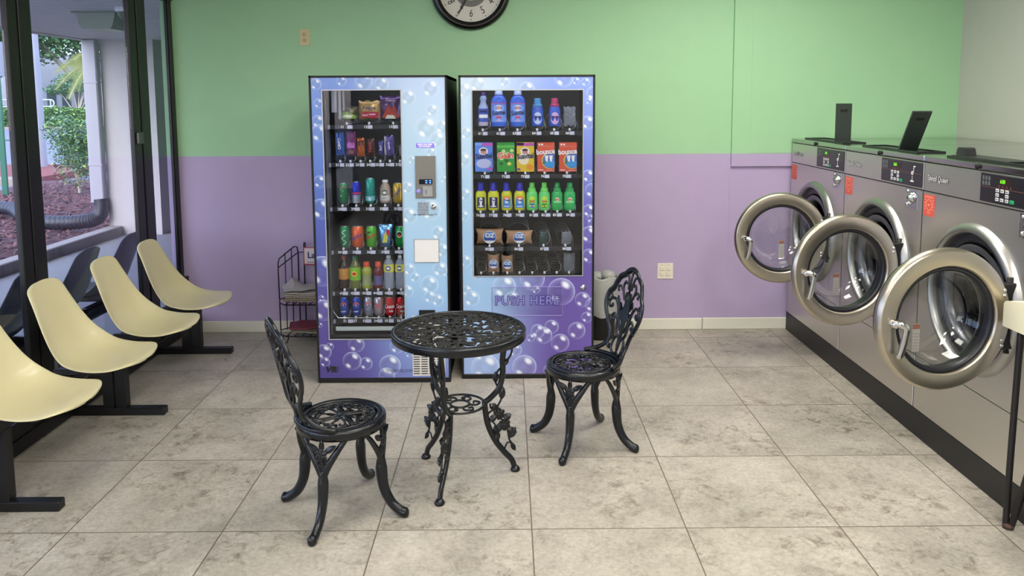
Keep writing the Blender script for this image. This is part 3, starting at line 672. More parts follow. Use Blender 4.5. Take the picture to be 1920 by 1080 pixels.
# ------------------------------------------------------------------ vending machines
def srgb2lin_np(a):
    a = a/255.0; return np.where(a <= .04045, a/12.92, ((a+.055)/1.055)**2.4)
def print_panel(x0, x1, z0, z1, hole, Y, grad, bubbles, step=.0021):
    """front sheet with a window hole, printed with soap bubbles; bubbles: (x, z, r) in metres"""
    hx0, hx1, hz0, hz1 = hole
    def axis(a, b, cuts):
        pts = [a]+[c for c in cuts if a < c < b]+[b]; out = []
        for p, q in zip(pts, pts[1:]): out += list(np.linspace(p, q, max(2, int((q-p)/step)))[:-1])
        return np.array(out+[b])
    xs = axis(x0, x1, [hx0, hx1]); zs = axis(z0, z1, [hz0, hz1])
    X, Z = np.meshgrid(xs, zs); U = (X-x0)/(x1-x0); V = (Z-z0)/(z1-z0)
    C = grad(U, V)
    rs = np.random.RandomState(5)
    C = C+ (np.sin(U*6+V*9)*3)[..., None]
    for bx, bz, r in bubbles:
        dx = (X-bx)/r; dz = (Z-bz)/r; d = np.sqrt(dx*dx+dz*dz); ins = d < 1
        side = .55+.45*np.clip((dx*.6+dz*.8), -1, 1)
        rim = np.where(ins, np.clip((d-.4)/.6, 0, 1)**3, 0)*.55*side+np.where(ins, .08, 0)
        edge = np.exp(-((d-.965)/.03)**2)*.30*side
        def blob(ox, oz, sa, sb, ang):
            u_ = (dx-ox)*math.cos(ang)+(dz-oz)*math.sin(ang); v_ = -(dx-ox)*math.sin(ang)+(dz-oz)*math.cos(ang)
            return np.clip(1.35-np.sqrt((u_/sa)**2+(v_/sb)**2), 0, 1)*1.2
        hl = np.clip(blob(.32, .50, .34, .23, -.7), 0, 1)*.92+np.clip(blob(-.40, -.50, .29, .19, -.7), 0, 1)*.85
        hl *= np.where(ins, 1, 0)
        dark = np.where(ins, np.exp(-((d-.5)/.3)**2)*.06, 0)
        tint = np.array([205, 222, 246.])
        a = np.clip(rim+edge, 0, .8)[..., None]; C = C*(1-dark[..., None])
        C = C*(1-a)+tint*a; h = np.clip(hl, 0, 1)[..., None]; C = C*(1-h)+np.array([240, 246, 252.])*h
    C = srgb2lin_np(np.clip(C, 0, 255))
    nz, nx = X.shape; idx = np.arange(nz*nx).reshape(nz, nx)
    xc = (xs[:-1]+xs[1:])/2; zc = (zs[:-1]+zs[1:])/2
    keep = ~((zc[:, None] > hz0) & (zc[:, None] < hz1) & (xc[None, :] > hx0) & (xc[None, :] < hx1))
    q = np.stack([idx[:-1, :-1][keep], idx[:-1, 1:][keep], idx[1:, 1:][keep], idx[1:, :-1][keep]], 1)
    me = bpy.data.meshes.new('front_panel')
    co_ = np.stack([X.ravel(), np.full(X.size, Y), Z.ravel()], 1)
    me.vertices.add(len(co_)); me.vertices.foreach_set('co', co_.ravel())
    me.loops.add(q.size); me.loops.foreach_set('vertex_index', q.ravel())
    me.polygons.add(len(q)); me.polygons.foreach_set('loop_start', np.arange(0, q.size, 4))
    me.update(calc_edges=True)
    at_ = me.color_attributes.new('print', 'FLOAT_COLOR', 'POINT')
    at_.data.foreach_set('color', np.concatenate([C.reshape(-1, 3), np.ones((X.size, 1))], 1).ravel().astype(np.float32))
    me.materials.append(attr_mat('printed_sheet', .22)); me.validate(); me.update()
    return me
def mixc(stops, T):
    out = np.zeros(T.shape+(3,)); xs = [s[0] for s in stops]
    for c in range(3): out[..., c] = np.interp(T, xs, [s[1][c] for s in stops])
    return out
def gradL(U, V):
    left = mixc([(0, (78, 68, 140)), (.22, (88, 76, 150)), (.38, (82, 86, 164)), (.6, (88, 112, 188)), (.8, (100, 134, 210)), (1, (122, 152, 222))], V)
    right = mixc([(0, (126, 138, 202)), (.12, (136, 164, 216)), (.3, (150, 188, 224)), (.6, (170, 203, 229)), (.85, (182, 210, 234)), (1, (178, 200, 234))], V)
    t = np.clip((U-.12)/.62-.25*np.clip(.35-V, 0, 1), 0, 1)[..., None]; t = t*t*(3-2*t)
    return left*(1-t)+right*t
def gradR(U, V):
    left = mixc([(0, (154, 176, 224)), (.3, (152, 188, 226)), (.6, (162, 198, 230)), (1, (190, 212, 236))], V)
    right = mixc([(0, (106, 86, 160)), (.35, (96, 80, 154)), (.5, (98, 92, 168)), (.7, (110, 124, 202)), (1, (132, 156, 224))], V)
    t = np.clip((U-.18)/.62+.2*np.clip(.4-V, 0, 1), 0, 1)[..., None]; t = t*t*(3-2*t)
    return left*(1-t)+right*t
BL = [(592,158,11),(597,194,9),(596,228,12),(599,250,17),(599,341,12),(602,392,20),(682,152,17),(715,158,14),(765,183,15),(807,166,17),(810,207,12),(800,240,22),(829,238,14),(820,262,16),(808,286,10),(772,300,8),(764,352,12),(832,336,7),(807,394,20),(767,405,16),(604,509,30),(603,559.5,6),(607,582,21),(600,610,5),(607,660,15),(609,679,10),(618,650,8),(668,646,16),(660,677,18.5),(686,682,13),(731,685,21),(725,704,16),(767,664,7),(744,650,14),(764,546,12),(805,534,18),(806,557,12),(820,563,12),(778,520,10),(825,505,15),(837,511,8),(767,505,12),(822,437,14),(830,470,14),(640,152,10)]
BR_ = [(1057,146,18),(1080,152,7),(1098,154,8),(1113,175,14),(946,153,10),(988,168,15),(870,170,16),(895,158,16),(1102,230,13),(1103,330,12),(1110,357,14),(1104,395,12),(1108,410,8),(872,365,12),(870,405,10),(874,250,12),(870,300,14),(1104,190,6),(895,512,14),(945,538,23),(960,560,14),(884,560,16),(998,522,24),(1052,547,27),(1092,562,15),(1110,572,14),(1100,595,11),(1008,621,14),(1019,629,17),(1034,613,14),(995,634,8),(1081,620,17),(1050,643,18),(983,688,24),(910,690,28),(905,660,20),(940,640,20),(965,656,14),(875,545,10),(872,490,12),(1104,480,14),(1104,440,16),(1112,420,10),(1030,694,12),(1005,543,8)]
VB = mat('black_cabinet_steel', (15, 15, 16), .4, .1); VI = mat('dark_grey_interior', (92, 90, 94), .5)
SILV = mat('silver_trim', (198, 200, 206), .28, .8); TRAYM = mat('black_tray', (26, 26, 30), .4); TAGM = mat('price_tag_white', (205, 208, 226), .5)
WTXT = mat('white_lettering', (240, 240, 240), .5); COILM = mat('steel_wire', (150, 150, 156), .3, .9); CHROME = mat('chrome', (200, 200, 200), .15, 1)
STRIP = mat('led_strip', (255, 255, 255), .5, emit=(232, 238, 255), estr=8.5)
DG = glass_mat('display_glass', (244, 246, 250), .8)
def machine(name, label, loc, x0, x1, Yf, hole, grad, bub, inner_x, rows, side):
    """loc/x/z in metres; parts are built in world coordinates relative to the machine's base"""
    t = thing(name, label, 'vending machine', (0, 0, 0)); YD = Yf+.86; z1 = 1.832; hx0, hx1, hz0, hz1 = hole
    b = MB(); b.box(x0, x0+.02, Yf+.012, YD, .03, z1); b.box(x1-.02, x1, Yf+.012, YD, .03, z1); b.box(x0, x1, YD-.02, YD, .03, z1); b.box(x0, x1, Yf+.012, YD, z1-.02, z1, 0)
    b.box(x0, x1, Yf+.06, YD-.02, .03, .06); b.box(x0, x1, Yf-.004, Yf+.06, .0, .028, 0, .002); b.box(x0+.02, x1-.02, Yf+.06, YD-.05, .0, .03)
    b.box(x0, x0+.011, Yf-.004, Yf+.013, .028, z1); b.box(x1-.011, x1, Yf-.004, Yf+.013, .028, z1); b.box(x0, x1, Yf-.004, Yf+.013, z1-.011, z1)
    b.build('cabinet', VB, t)
    me = print_panel(x0+.012, x1-.012, .03, z1-.012, hole, Yf, grad, bub)
    o = bpy.data.objects.new('front_panel', me); COL.objects.link(o); o.parent = t; o['label'] = 'front sheet printed with blue and purple soap bubbles'
    d = MB()                                                     # door thickness behind the sheet
    X0, X1, Z0, Z1 = x0+.012, x1-.012, .03, z1-.012
    for a in ((X0, hx0, Z0, Z1), (hx1, X1, Z0, Z1), (hx0, hx1, Z0, hz0), (hx0, hx1, hz1, Z1)): d.box(a[0], a[1], Yf+.002, Yf+.04, a[2], a[3])
    d.build('door_core', VB, t)
    f = MB(); w = .006
    f.box(hx0-w, hx0, Yf-.004, Yf+.02, hz0-w, hz1+w); f.box(hx1, hx1+w, Yf-.004, Yf+.02, hz0-w, hz1+w); f.box(hx0, hx1, Yf-.004, Yf+.02, hz0-w, hz0); f.box(hx0, hx1, Yf-.004, Yf+.02, hz1, hz1+w)
    f.build('window_trim', SILV, t)
    MB().box(hx0, hx1, Yf+.004, Yf+.007, hz0, hz1).build('window_pane', DG, t)
    iv = MB(); ix0, ix1 = inner_x
    iv.box(ix0-.01, ix0, Yf+.04, Yf+.6, hz0-.05, hz1+.04); iv.box(ix1, ix1+.01, Yf+.04, Yf+.6, hz0-.05, hz1+.04); iv.box(ix0, ix1, Yf+.59, Yf+.6, hz0-.05, hz1+.04); iv.box(ix0, ix1, Yf+.04, Yf+.6, hz1+.03, hz1+.04); iv.box(ix0, ix1, Yf+.04, Yf+.6, hz0-.05, hz0-.04)
    iv.build('interior_lining', VI, t)
    s = MB(); sx = ix0+.004 if side < 0 else ix1-.004
    s.box(ix0+.03, ix1-.03, Yf+.045, Yf+.055, hz1+.014, hz1+.026)
    if ix0 < hx0: s.box(ix0+.004, ix0+.01, Yf+.042, Yf+.05, hz0+.3, hz1-.05)
    if 1: s.box(ix1-.01, ix1-.004, Yf+.042, Yf+.05, hz0+.3, hz1-.05)
    s.build('led_strip', STRIP, t)
    for r in rows:
        zt = r['z']; tr = MB(); tr.box(ix0+.006, ix1-.006, Yf+.045, Yf+.052, zt-.014, zt+.014, 0, .002); tr.box(ix0+.006, ix1-.006, Yf+.052, Yf+.55, zt+.008, zt+.014)
        sh = tr.build('tray', TRAYM, t)
        c = MB()
        for xx in (ix0+.012, ix1-.012):
            if hx0 < xx < hx1: c.box(xx-.007, xx+.007, Yf+.036, Yf+.045, zt-.014, zt+.012, 0, .002)
        if c.v: c.build('tray_catch', mat('grey_catch', (150, 150, 158), .5), sh)
        for (num, nx, gx0, gx1, cx, cw) in r['slots']:
            if num:
                q = MB(); text(q, num, (nx, Yf+.0425, zt), .021, off=.03); q.build('slot_number', WTXT, sh)
            if gx1 > gx0: MB().box(gx0, gx1, Yf+.041, Yf+.045, zt-.010, zt+.010).build('price_tag', TAGM, sh)
            q = MB(); rr = cw*.46; zc = zt+.016+rr; pts = []
            nt_ = 5
            for i in range(nt_*18+1):
                a = 2*PI*i/18-PI/2; pts.append((cx+rr*math.cos(a), Yf+.075+.42*i/(nt_*18), zc+rr*math.sin(a)))
            q.tube(pts, .0016, 5); q.build('coil', COILM, sh)
            MB().box(cx-.006, cx+.006, Yf+.04, Yf+.052, zt+.014, zt+.029, 0, .002).build('coil_end', mat('white_plastic', (226, 226, 226), .4), sh)
            if r.get('div'): MB().tube([(cx+cw*.5, Yf+.05, zt+.014), (cx+cw*.5, Yf+.055, zt+.06), (cx+cw*.5, Yf+.4, zt+.065)], .0016, 5).build('divider_wire', COILM, sh)
    return t
YL_, YR_ = 4.472, 4.525
def X_(u, v, Y): return at(u, v, Y).x
def Zv(u, v, Y): return at(u, v, Y).z
def bub_m(lst, Y):
    out = []
    for u, v, r in lst:
        p = at(u, v, Y); out.append((p.x, p.z, r*Y/FPX*.99))
    return out
def mkrows(data, Yf):
    rows = []
    for r in data:
        v = r['v']; Y = Yf+.04; sl = []
        for (num, nu, g0, g1, cu, cw) in r['s']:
            sl.append((num, X_(nu, v, Y), X_(g0, v, Y), X_(g1, v, Y), X_(cu, v, Y), (cw)*Y/FPX))
        rows.append(dict(z=Zv(700 if Yf < 4.5 else 990, v, Y), slots=sl, div=r.get('div', True)))
    return rows
RL = [dict(v=238, s=[('11', 641.5, 651, 661, 650, 36), ('12', 685, 689, 698, 692, 38), ('13', 732, 736, 746, 737, 36)]),
      dict(v=309, s=[('21', 632.5, 637, 645, 638, 16), ('22', 651, 655, 663, 657, 17), ('23', 670, 674.5, 683, 676, 16), ('24', 690.5, 694.5, 703, 694, 16), ('25', 707, 711, 720, 713, 16), ('26', 726.5, 730, 739, 731, 17), ('27', 745, 748, 757, 750, 16)]),
      dict(v=392, s=[('28', 636.5, 640, 650, 642, 22), ('29', 661.5, 665, 674.5, 668, 22), ('31', 689, 692, 702, 695, 22), ('32', 715, 718, 728, 722, 22), ('33', 742, 746, 754, 747, 22)]),
      dict(v=473, s=[('34', 637, 642, 651, 644, 22), ('35', 664, 667, 676.5, 670, 22), ('36', 691, 694.5, 704, 695, 22), ('37', 718, 721, 730, 723, 26), ('38', 743, 746.5, 755, 748, 20)]),
      dict(v=550, s=[('41', 640, 643, 652, 646, 20), ('42', 661, 664.5, 674, 666, 20), ('43', 682.5, 686.5, 696, 688, 20), ('44', 703, 707, 717, 709, 20), ('45', 724.5, 727, 736.5, 730, 20), ('46', 747.5, 751, 759, 752, 20)]),
      dict(v=602, s=[('51', 647, 652.5, 662, 646, 20), ('57', 666, 0, 0, 667, 20), ('53', 683.5, 686, 696, 688, 20), ('54', 704.5, 708, 717, 710, 20), ('55', 724.5, 729, 738, 731, 20), ('56', 747.5, 752, 759, 752, 20)])]
RRW = [dict(v=250, s=[('61', 900, 905, 914, 905, 30), ('62', 934, 938, 947, 937, 32), ('63', 964.5, 968, 977, 970, 32), ('64', 1001, 1006, 1015, 1007, 32), ('65', 1035, 1039.5, 1048, 1039, 32), ('66', 1064, 1068, 1077, 1068, 30)]),
       dict(v=331, s=[('71', 905, 909.5, 918, 909, 36), ('72', 944, 948, 956, 948, 36), ('73', 980, 984, 993, 985, 36), ('74', 1017.5, 1021.5, 1030, 1021, 36), ('75', 1058, 1061.5, 1071, 1063, 36)]),
       dict(v=403.5, s=[('76', 896, 900, 909, 901, 21), ('77', 920, 924, 933, 925, 21), ('78', 946.5, 950, 959, 951, 21), ('79', 970, 974, 983, 974, 21), ('81', 996, 1000, 1009, 1000, 21), ('82', 1018.5, 1023, 1032, 1023, 21), ('83', 1040, 1044.5, 1053.5, 1045, 21), ('84', 1065, 1069.5, 1078, 1069, 21)]),
       dict(v=467, s=[('85', 913, 916.5, 926, 918, 46), ('86', 968, 972, 981, 973, 46), ('87', 1016, 1020, 1029, 1019, 30), ('88', 1058, 1062, 1071, 1060, 30)]),
       dict(v=518, s=[('', 900, 0, 0, 902, 21), ('', 900, 0, 0, 925, 21), ('', 900, 0, 0, 951, 21), ('', 900, 0, 0, 974, 21), ('', 900, 0, 0, 998, 21), ('', 900, 0, 0, 1021, 21), ('', 900, 0, 0, 1044, 21), ('', 900, 0, 0, 1067, 21)])]
ML = machine('vending_machine', 'tall bubble-print vending machine with snacks and drinks, nearer the window', None, -1.149, -.352, YL_, (-1.072, -.622, .272, 1.746), gradL, bub_m(BL, YL_), (-1.062, -.56), mkrows(RL, YL_), -1)
MR = machine('vending_machine', 'bubble-print vending machine with laundry goods and a PUSH HERE flap', None, -.288, .512, YR_, (-.208, .440, .638, 1.742), gradR, bub_m(BR_, YR_), (-.245, .475), mkrows(RRW, YR_), 1)
# --- left machine details
Y = YL_; GREY = mat('brushed_steel_plate', (138, 136, 132), .4, .7)
b = MB(); b.box(-1.06, -.63, Y+.05, Y+.5, .27, .275); b.build('delivery_floor', TRAYM, ML)
p0, p1 = at(630, 612, Y+.05), at(743, 619, Y+.05)
MB().box(p0.x, -.64, Y+.04, Y+.05, p1.z, p0.z, 0, .002).build('delivery_bar', mat('bright_delivery_bar', (205, 215, 205), .35, .3), ML)
b = MB(); b.box(-1.072, -.622, Y+.03, Y+.05, .272, p1.z-.02); b.build('delivery_door', mat('dark_flap', (52, 54, 54), .35, .3), ML)
g = [at(619, 575, Y+.03), at(634, 596, Y+.03), at(748, 596, Y+.03), at(757, 585, Y+.03)]
MB().tube(g, .003, 8).build('guard_wire', CHROME, ML)
b = MB(); b.box(-1.066, -1.063, Y+.036, Y+.042, .33, 1.70); b.box(-1.03, -1.0, Y+.04, Y+.07, 1.62, 1.745); b.box(-.99, -.975, Y+.04, Y+.07, 1.58, 1.745); b.box(-.965, -.955, Y+.04, Y+.07, 1.63, 1.745); b.build('inner_rail', COILM, ML)
MB().box(-.5365, -.43, Y-.004, Y, 1.414, 1.439, 0, .001).build('message_display', mat('violet_display', (110, 96, 200), .3, emit=(150, 130, 255), estr=.5), ML)
q = MB(); text(q, 'MAKE YOUR VEND', (-.4835, Y-.0052, 1.4315), .0115, off=.02, sx=.85); text(q, '$0.75 IN SELECT', (-.4835, Y-.0052, 1.4205), .0115, off=.02, sx=.85); q.build('message_lettering', mat('display_text', (220, 215, 255), .4, emit=(225, 220, 255), estr=.8), ML)
cp = MB(); cp.box(-.5425, -.424, Y-.008, Y, 1.117, 1.364, 0, .003); cp.build('payment_panel', GREY, ML)
q = MB(); q.box(-.542, -.5385, Y-.0095, Y-.008, 1.117, 1.364); q.box(-.4275, -.424, Y-.0095, Y-.008, 1.117, 1.364); q.box(-.542, -.424, Y-.0095, Y-.008, 1.3615, 1.365); q.build('panel_edge', CHROME, ML)
c0 = at(786, 336, Y); c1 = at(811, 345, Y)
sl = MB().box(c0.x, c1.x, Y-.013, Y-.008, c1.z, c0.z, 0, .002).build('card_slot', mat('black_gloss', (10, 10, 14), .2), ML)
for i in range(4):
    e = MB(); e.ell((c0.x+.043+.022*(i % 2), Y-.0135, (c0.z+c1.z)/2+(.006 if i < 2 else -.006)), (.0075, .001, .003), 10, 5); e.build('indicator_light', mat('blue_indicator', (40, 90, 255), .3, emit=(60, 110, 255), estr=5), sl)
c0 = at(793, 349, Y); c1 = at(812, 368, Y)
q = MB(); q.box(c0.x, c1.x, Y-.016, Y-.008, c1.z, c0.z, 0, .002); q.prism([(c0.x, c0.z), (c1.x, c0.z), (c1.x-.018, c0.z-.016), (c0.x+.012, c0.z-.016)], Y-.024, Y-.014); o = q.build('coin_slot', SILV, ML); MB().box(c0.x+.018, c0.x+.021, Y-.0165, Y-.0158, c1.z+.012, c0.z-.02).build('slot', mat('black_gloss'), o)
c = at(785, 358, Y); q = MB(); q.lathe([(0, .012), (.009, .012), (.011, .008)], (c.x, Y, c.z), (0, -1, 0), 18); q.build('coin_return_button', mat('violet_button', (130, 120, 235), .3, emit=(120, 110, 255), estr=.8), ML)
for i in range(4):
    for j in range(4):
        u, v = 785.5+5.3*i, 381+6.0*j; c = at(u, v, Y); k = MB().box(c.x-.0065, c.x+.0065, Y-.006, Y, c.z-.0075, c.z+.0075, 0, .002).build('keypad_key', SILV, ML)
        q = MB(); text(q, '1234567890ABCDEF'[i+4*j], (c.x, Y-.0066, c.z), .008); q.build('key_lettering', BK, k)
c = at(813, 388, Y); q = MB(); q.lathe([(0, .012), (.006, .012), (.008, .006), (.015, .005), (.016, 0)], (c.x, Y, c.z), (0, -1, 0), 24); q.build('door_lock', CHROME, ML)
q = MB(); c = at(798, 402.5, Y); text(q, 'For coin return press "D"', (c.x, Y-.001, c.z), .0135, off=.015, sx=1.0); c = at(749, 695.5, Y); text(q, 'VENDRITE.COM', (c.x, Y-.001, c.z), .026, sx=.86)
q.build('panel_lettering', mat('dark_purple_ink', (40, 34, 70), .5), ML)
q = MB(); c = at(620, 693, Y); text(q, 'VR', (c.x, Y-.0012, c.z), .048, off=.06, shear=.25, sx=1.15); 
q.build('logo', mat('ink_black'), ML)
q = MB()
for k in range(6): q.box(c.x+.012+.004*k, c.x+.045+.002*k, Y-.0008, Y-.0004, c.z-.018+.0066*k, c.z-.0155+.0066*k)
q.build('logo_stripes', mat('ink_black'), ML)
c0 = at(777, 449, Y); c1 = at(823, 491, Y)
q = MB(); q.box(c0.x, c1.x, Y-.002, Y, c1.z, c0.z, 0, .001); o = q.build('blank_plate', mat('pale_plate', (222, 222, 222), .4), ML)
q = MB(); w = .003; q.box(c0.x-w, c0.x, Y-.004, Y, c1.z-w, c0.z+w); q.box(c1.x, c1.x+w, Y-.004, Y, c1.z-w, c0.z+w); q.box(c0.x, c1.x, Y-.004, Y, c0.z, c0.z+w); q.box(c0.x, c1.x, Y-.004, Y, c1.z-w, c1.z); q.build('plate_edge', SILV, o)
MB().box(X_(786, 590, Y), X_(816, 590, Y), Y-.006, Y, .40, .445).build('delivery_recess', BLK, ML)
q = MB(); va, vb = -.577, -.40
for i in range(24):
    z = .052+.0145*i
    for j in range(4): q.box(va+.047*j+.002, va+.047*j+.040, Y-.002, Y-.0008, z, z+.0055)
q.build('vent_slots', mat('vent_black', (28, 28, 30), .6), ML)
q = MB().box(va-.003, vb+.015, Y-.0008, Y-.0002, .04, .41); q.build('vent_plate', mat('cream_vent', (214, 212, 205), .5), ML)
# --- right machine details
Y = YR_; a0 = at(923, 539, Y); a1 = at(1054, 591, Y)
q = MB(); w = .0035
for (xa, xb, za, zb) in ((a0.x-w, a0.x, a1.z, a0.z), (a1.x, a1.x+w, a1.z, a0.z), (a0.x, a1.x, a0.z, a0.z+w), (a0.x, a1.x, a1.z-w, a1.z)): q.box(xa, xb, Y-.004, Y, za, zb, 0, .001)
q.build('push_flap_edge', mat('lavender_edge', (150, 140, 200), .35, .3), MR)
flap = MB().box(a0.x, a1.x, Y-.0012, Y-.0004, a1.z, a0.z)
def over_print(mb, name, parent, grad, x0, x1, z0, z1, bub, Yp):
    me = print_panel(x0, x1, z0, z1, (9, 9.1, 9, 9.1), Yp, lambda U, V: grad((x0+U*(x1-x0)+.276)/.776, (z0+V*(z1-z0)-.03)/1.79)*.93, bub); o = bpy.data.objects.new(name, me); COL.objects.link(o); o.parent = parent; return o
over_print(None, 'push_flap', MR, gradR, a0.x, a1.x, a1.z, a0.z, bub_m(BR_, Y), Y-.0015)
q = MB(); c = at(988, 564, Y); text(q, 'PUSH HERE', (c.x, Y-.003, c.z), .078, off=.05, sx=.92, space=1.1); q.build('push_lettering_outline', mat('deep_violet_ink', (44, 32, 118), .4), MR)
q = MB(); text(q, 'PUSH HERE', (c.x, Y-.0036, c.z), .078, off=.0, sx=.92, space=1.1); q.build('push_lettering_fill', mat('lavender_fill', (134, 132, 198), .4), MR)
c = at(1093, 539, Y); q = MB(); q.lathe([(0, .014), (.008, .014), (.010, .006), (.017, .005), (.018, 0)], (c.x, Y, c.z), (0, -1, 0), 24); q.build('door_lock', CHROME, MR)

# ------------------------------------------------------------------ the goods
def col(name, rgb=None, rough=.35, metal=0, **k):
    if rgb is None and 'c_'+name not in _M: raise KeyError(name)
    return mat('c_'+name, rgb, rough, metal, **k)
def place(t, u, v, Yp, zoff=0):
    c = at(u, v, Yp); t.location = (c.x, Yp, c.z+zoff); return c
def sized(u0, u1, v0, v1, Yp):
    a = at((u0+u1)/2, v1, Yp); b = at((u0+u1)/2, v0, Yp); return a, (u1-u0)*Yp*1.004/FPX/2, b.z-a.z
def can(lab, u0, u1, v0, v1, Yp, body, grp, txt=None, tcol=(240, 240, 240), tsz=.022, rot=0, logo=None, slim=False, band=None, cap=(190, 192, 196), machine_name=''):
    a, r, h = sized(u0, u1, v0, v1, Yp); t = thing('drink_can', lab, 'can', (a.x, Yp, a.z), 0, grp)
    m = MB(); pr = [(r*.78, 0), (r*.8, .002), (r, .012), (r, h-.016), (r*.8, h-.003)]
    m.lathe(pr, n=28); m.build('can_body', body, t)
    m = MB(); m.lathe([(r*.8, h-.003), (r*.82, h), (r*.76, h), (r*.74, h-.005), (0, h-.005)], n=28); m.ell((0, -.004, h-.003), (.008, .012, .0015)); m.build('can_lid', col('lid%s' % (cap,), cap, .25, .9), t)
    if band:
        for (z0, z1, c) in band: q = MB(); q.lathe([(r*1.004, h*z0), (r*1.004, h*z1)], n=28); q.build('label_band', c, t)
    if logo:
        q = MB(); logo(q, r, h); 
    if txt:
        q = MB(); text(q, txt, (0, -r*1.01, h*.5), tsz, off=.03, wrap=r*1.01, rot=rot); q.build('lettering', col('t%s' % (tcol,), tcol), t)
    return t, r, h
def disc_on(t, r, z, rad, c, name='round_logo', half=None, k=1.01, sx=1):
    q = MB(); n = 24; pts = []
    for j in range(n):
        a = 2*PI*j/n; x, y = rad*math.cos(a)*sx, rad*math.sin(a)
        if half == 'top': y = max(y, .12*rad+.15*x)
        if half == 'bot': y = min(y, -.25*rad+.15*x)
        R_ = r*k; an = x/R_; pts.append((R_*math.sin(an), -R_*math.cos(an), z+y))
    c0 = (0, -r*k-.0003, z+(0 if not half else (.55*rad if half == 'top' else -.6*rad)))
    q.add([c0]+pts, [(0, j+1, (j+1) % n+1) for j in range(n)]); q.build(name, c, t)
YP = YL_+.10
WHT = col('white', (236, 236, 236)); G3 = 'drink cans on the third tray of the left machine'; G4 = 'drinks on the fourth tray of the left machine'; G6 = 'drink cans on the bottom tray of the left machine'
t, r, h = can('green soda can with a white 7 in slot 28', 635, 653, 342, 380, YP, col('g1', (24, 132, 66), .25, .5), G3, '7', tsz=.06, rot=-.15)
disc_on(t, r, h*.78, .006, col('red', (214, 40, 36)))
t, r, h = can('slim blue and silver energy drink can in slot 29', 660.5, 677, 340, 380, YP, col('bl1', (36, 46, 190), .25, .5), G3, band=[(.0, .38, col('silv', (186, 190, 202), .25, .7)), (.42, .5, col('redband', (200, 40, 70)))])
t, r, h = can('tall teal drink can in slot 31', 686, 704, 333, 380, YP, col('teal', (40, 158, 140), .25, .4), G3, band=[(.1, .28, col('teal2', (110, 190, 200))), (.6, .62, col('teal3', (20, 110, 96)))])
q = MB(); q.box(-.006, .006, -r-.001, -r, h*.1, h*.24); q.build('label_mark', WHT, t)
t, r, h = can('gold soda can with slanted blue writing in slot 33', 737, 756, 342, 380, YP, col('gold', (206, 168, 52), .25, .5), G3, 'Twist', (40, 50, 150), .03, rot=1.0)
def bottle(lab, name, u0, u1, v0, v1, Yp, prof, body, capc, grp, cat='bottle', band=None, sy=1, n=28, capz=.86, capr=None):
    """prof: (radius factor, height factor)"""
    a, r, h = sized(u0, u1, v0, v1, Yp); t = thing(name, lab, cat, (a.x, Yp, a.z), 0, grp)
    m = MB(); m.lathe([(r*p, h*q) for p, q in prof], n=n, sy=sy); m.build('bottle_body', body, t)
    cr = (capr or prof[-1][0])*r
    m = MB(); m.lathe([(cr*1.05, h*capz), (cr*1.08, h*(capz+.02)), (cr, h*.985), (cr*.8, h), (0, h)], n=20, sy=sy if sy > .8 else .9); m.build('bottle_cap', capc, t)
    if band:
        for (z0, z1, c) in band:
            def rad(z):
                for (p0, q0), (p1, q1) in zip(prof, prof[1:]):
                    if q0 <= z <= q1 and q1 > q0: return p0+(p1-p0)*(z-q0)/(q1-q0)
                return 1
            zs = [z0+(z1-z0)*i/8 for i in range(9)]
            q = MB(); q.lathe([(r*rad(z)*1.015, h*z) for z in zs], n=n, sy=sy); q.build('label_band', c, t)
    return t, r, h
t, r, h = bottle('cream iced coffee bottle with white cap in slot 32', 'drink_bottle', 713, 733, 337, 380, YP, [(.85, 0), (.98, .03), (1, .1), (1, .6), (.85, .74), (.5, .86), (.5, .9)], col('latte', (168, 150, 132)), WHT, 'bottled drinks on the third tray of the left machine', band=[(.12, .34, col('latte2', (205, 200, 190)))], capz=.9, capr=.55)
disc_on(t, r, h*.46, .017, col('dkgreen', (30, 72, 58))); disc_on(t, r, h*.46, .009, WHT, k=1.02); q = MB(); text(q, 'latte', (0, -r*1.03, h*.22), .014, wrap=r*1.03); q.build('lettering', BK, t)
t, r, h = can('green can with white zigzag swirl in slot 34', 637, 657, 423, 462, YP, col('g2', (16, 140, 80), .25, .5), G4)
q = MB(); q.tube(smooth_path([(0.012, -r*.92, h*.82), (-.008, -r-.001, h*.7), (.01, -r-.001, h*.55), (-.012, -r*.96, h*.42), (.012, -r*.95, h*.25), (-.004, -r-.001, h*.12)], 5), .0022, 5); q.build('white_swirl', WHT, t)
t, r, h = can('orange soda can with blue slanted lettering in slot 35', 660, 683, 423, 462, YP, col('or1', (228, 98, 48), .25, .4), G4, 'Sunkist', (34, 42, 140), .026, rot=.45)
t, r, h = can('lime green can with dark green and red lettering in slot 36', 687, 707, 423, 462, YP, col('g3', (86, 182, 52), .25, .4), G4, 'DEW', (190, 30, 40), .03, rot=.35)
q = MB(); text(q, 'Mtn', (-.004, -r*1.01, h*.72), .024, off=.03, wrap=r*1.01, rot=.35); q.build('lettering', col('dkg', (12, 60, 34)), t)
t, r, h = can('green ginger drink can with a red and white badge in slot 38', 741, 760, 423, 462, YP, col('g4', (28, 140, 62), .25, .5), G4)
disc_on(t, r, h*.62, .02, WHT, sx=.9); disc_on(t, r, h*.62, .016, col('dkg'), k=1.02, sx=.9); disc_on(t, r, h*.56, .007, col('red'), k=1.03, sx=1.6)
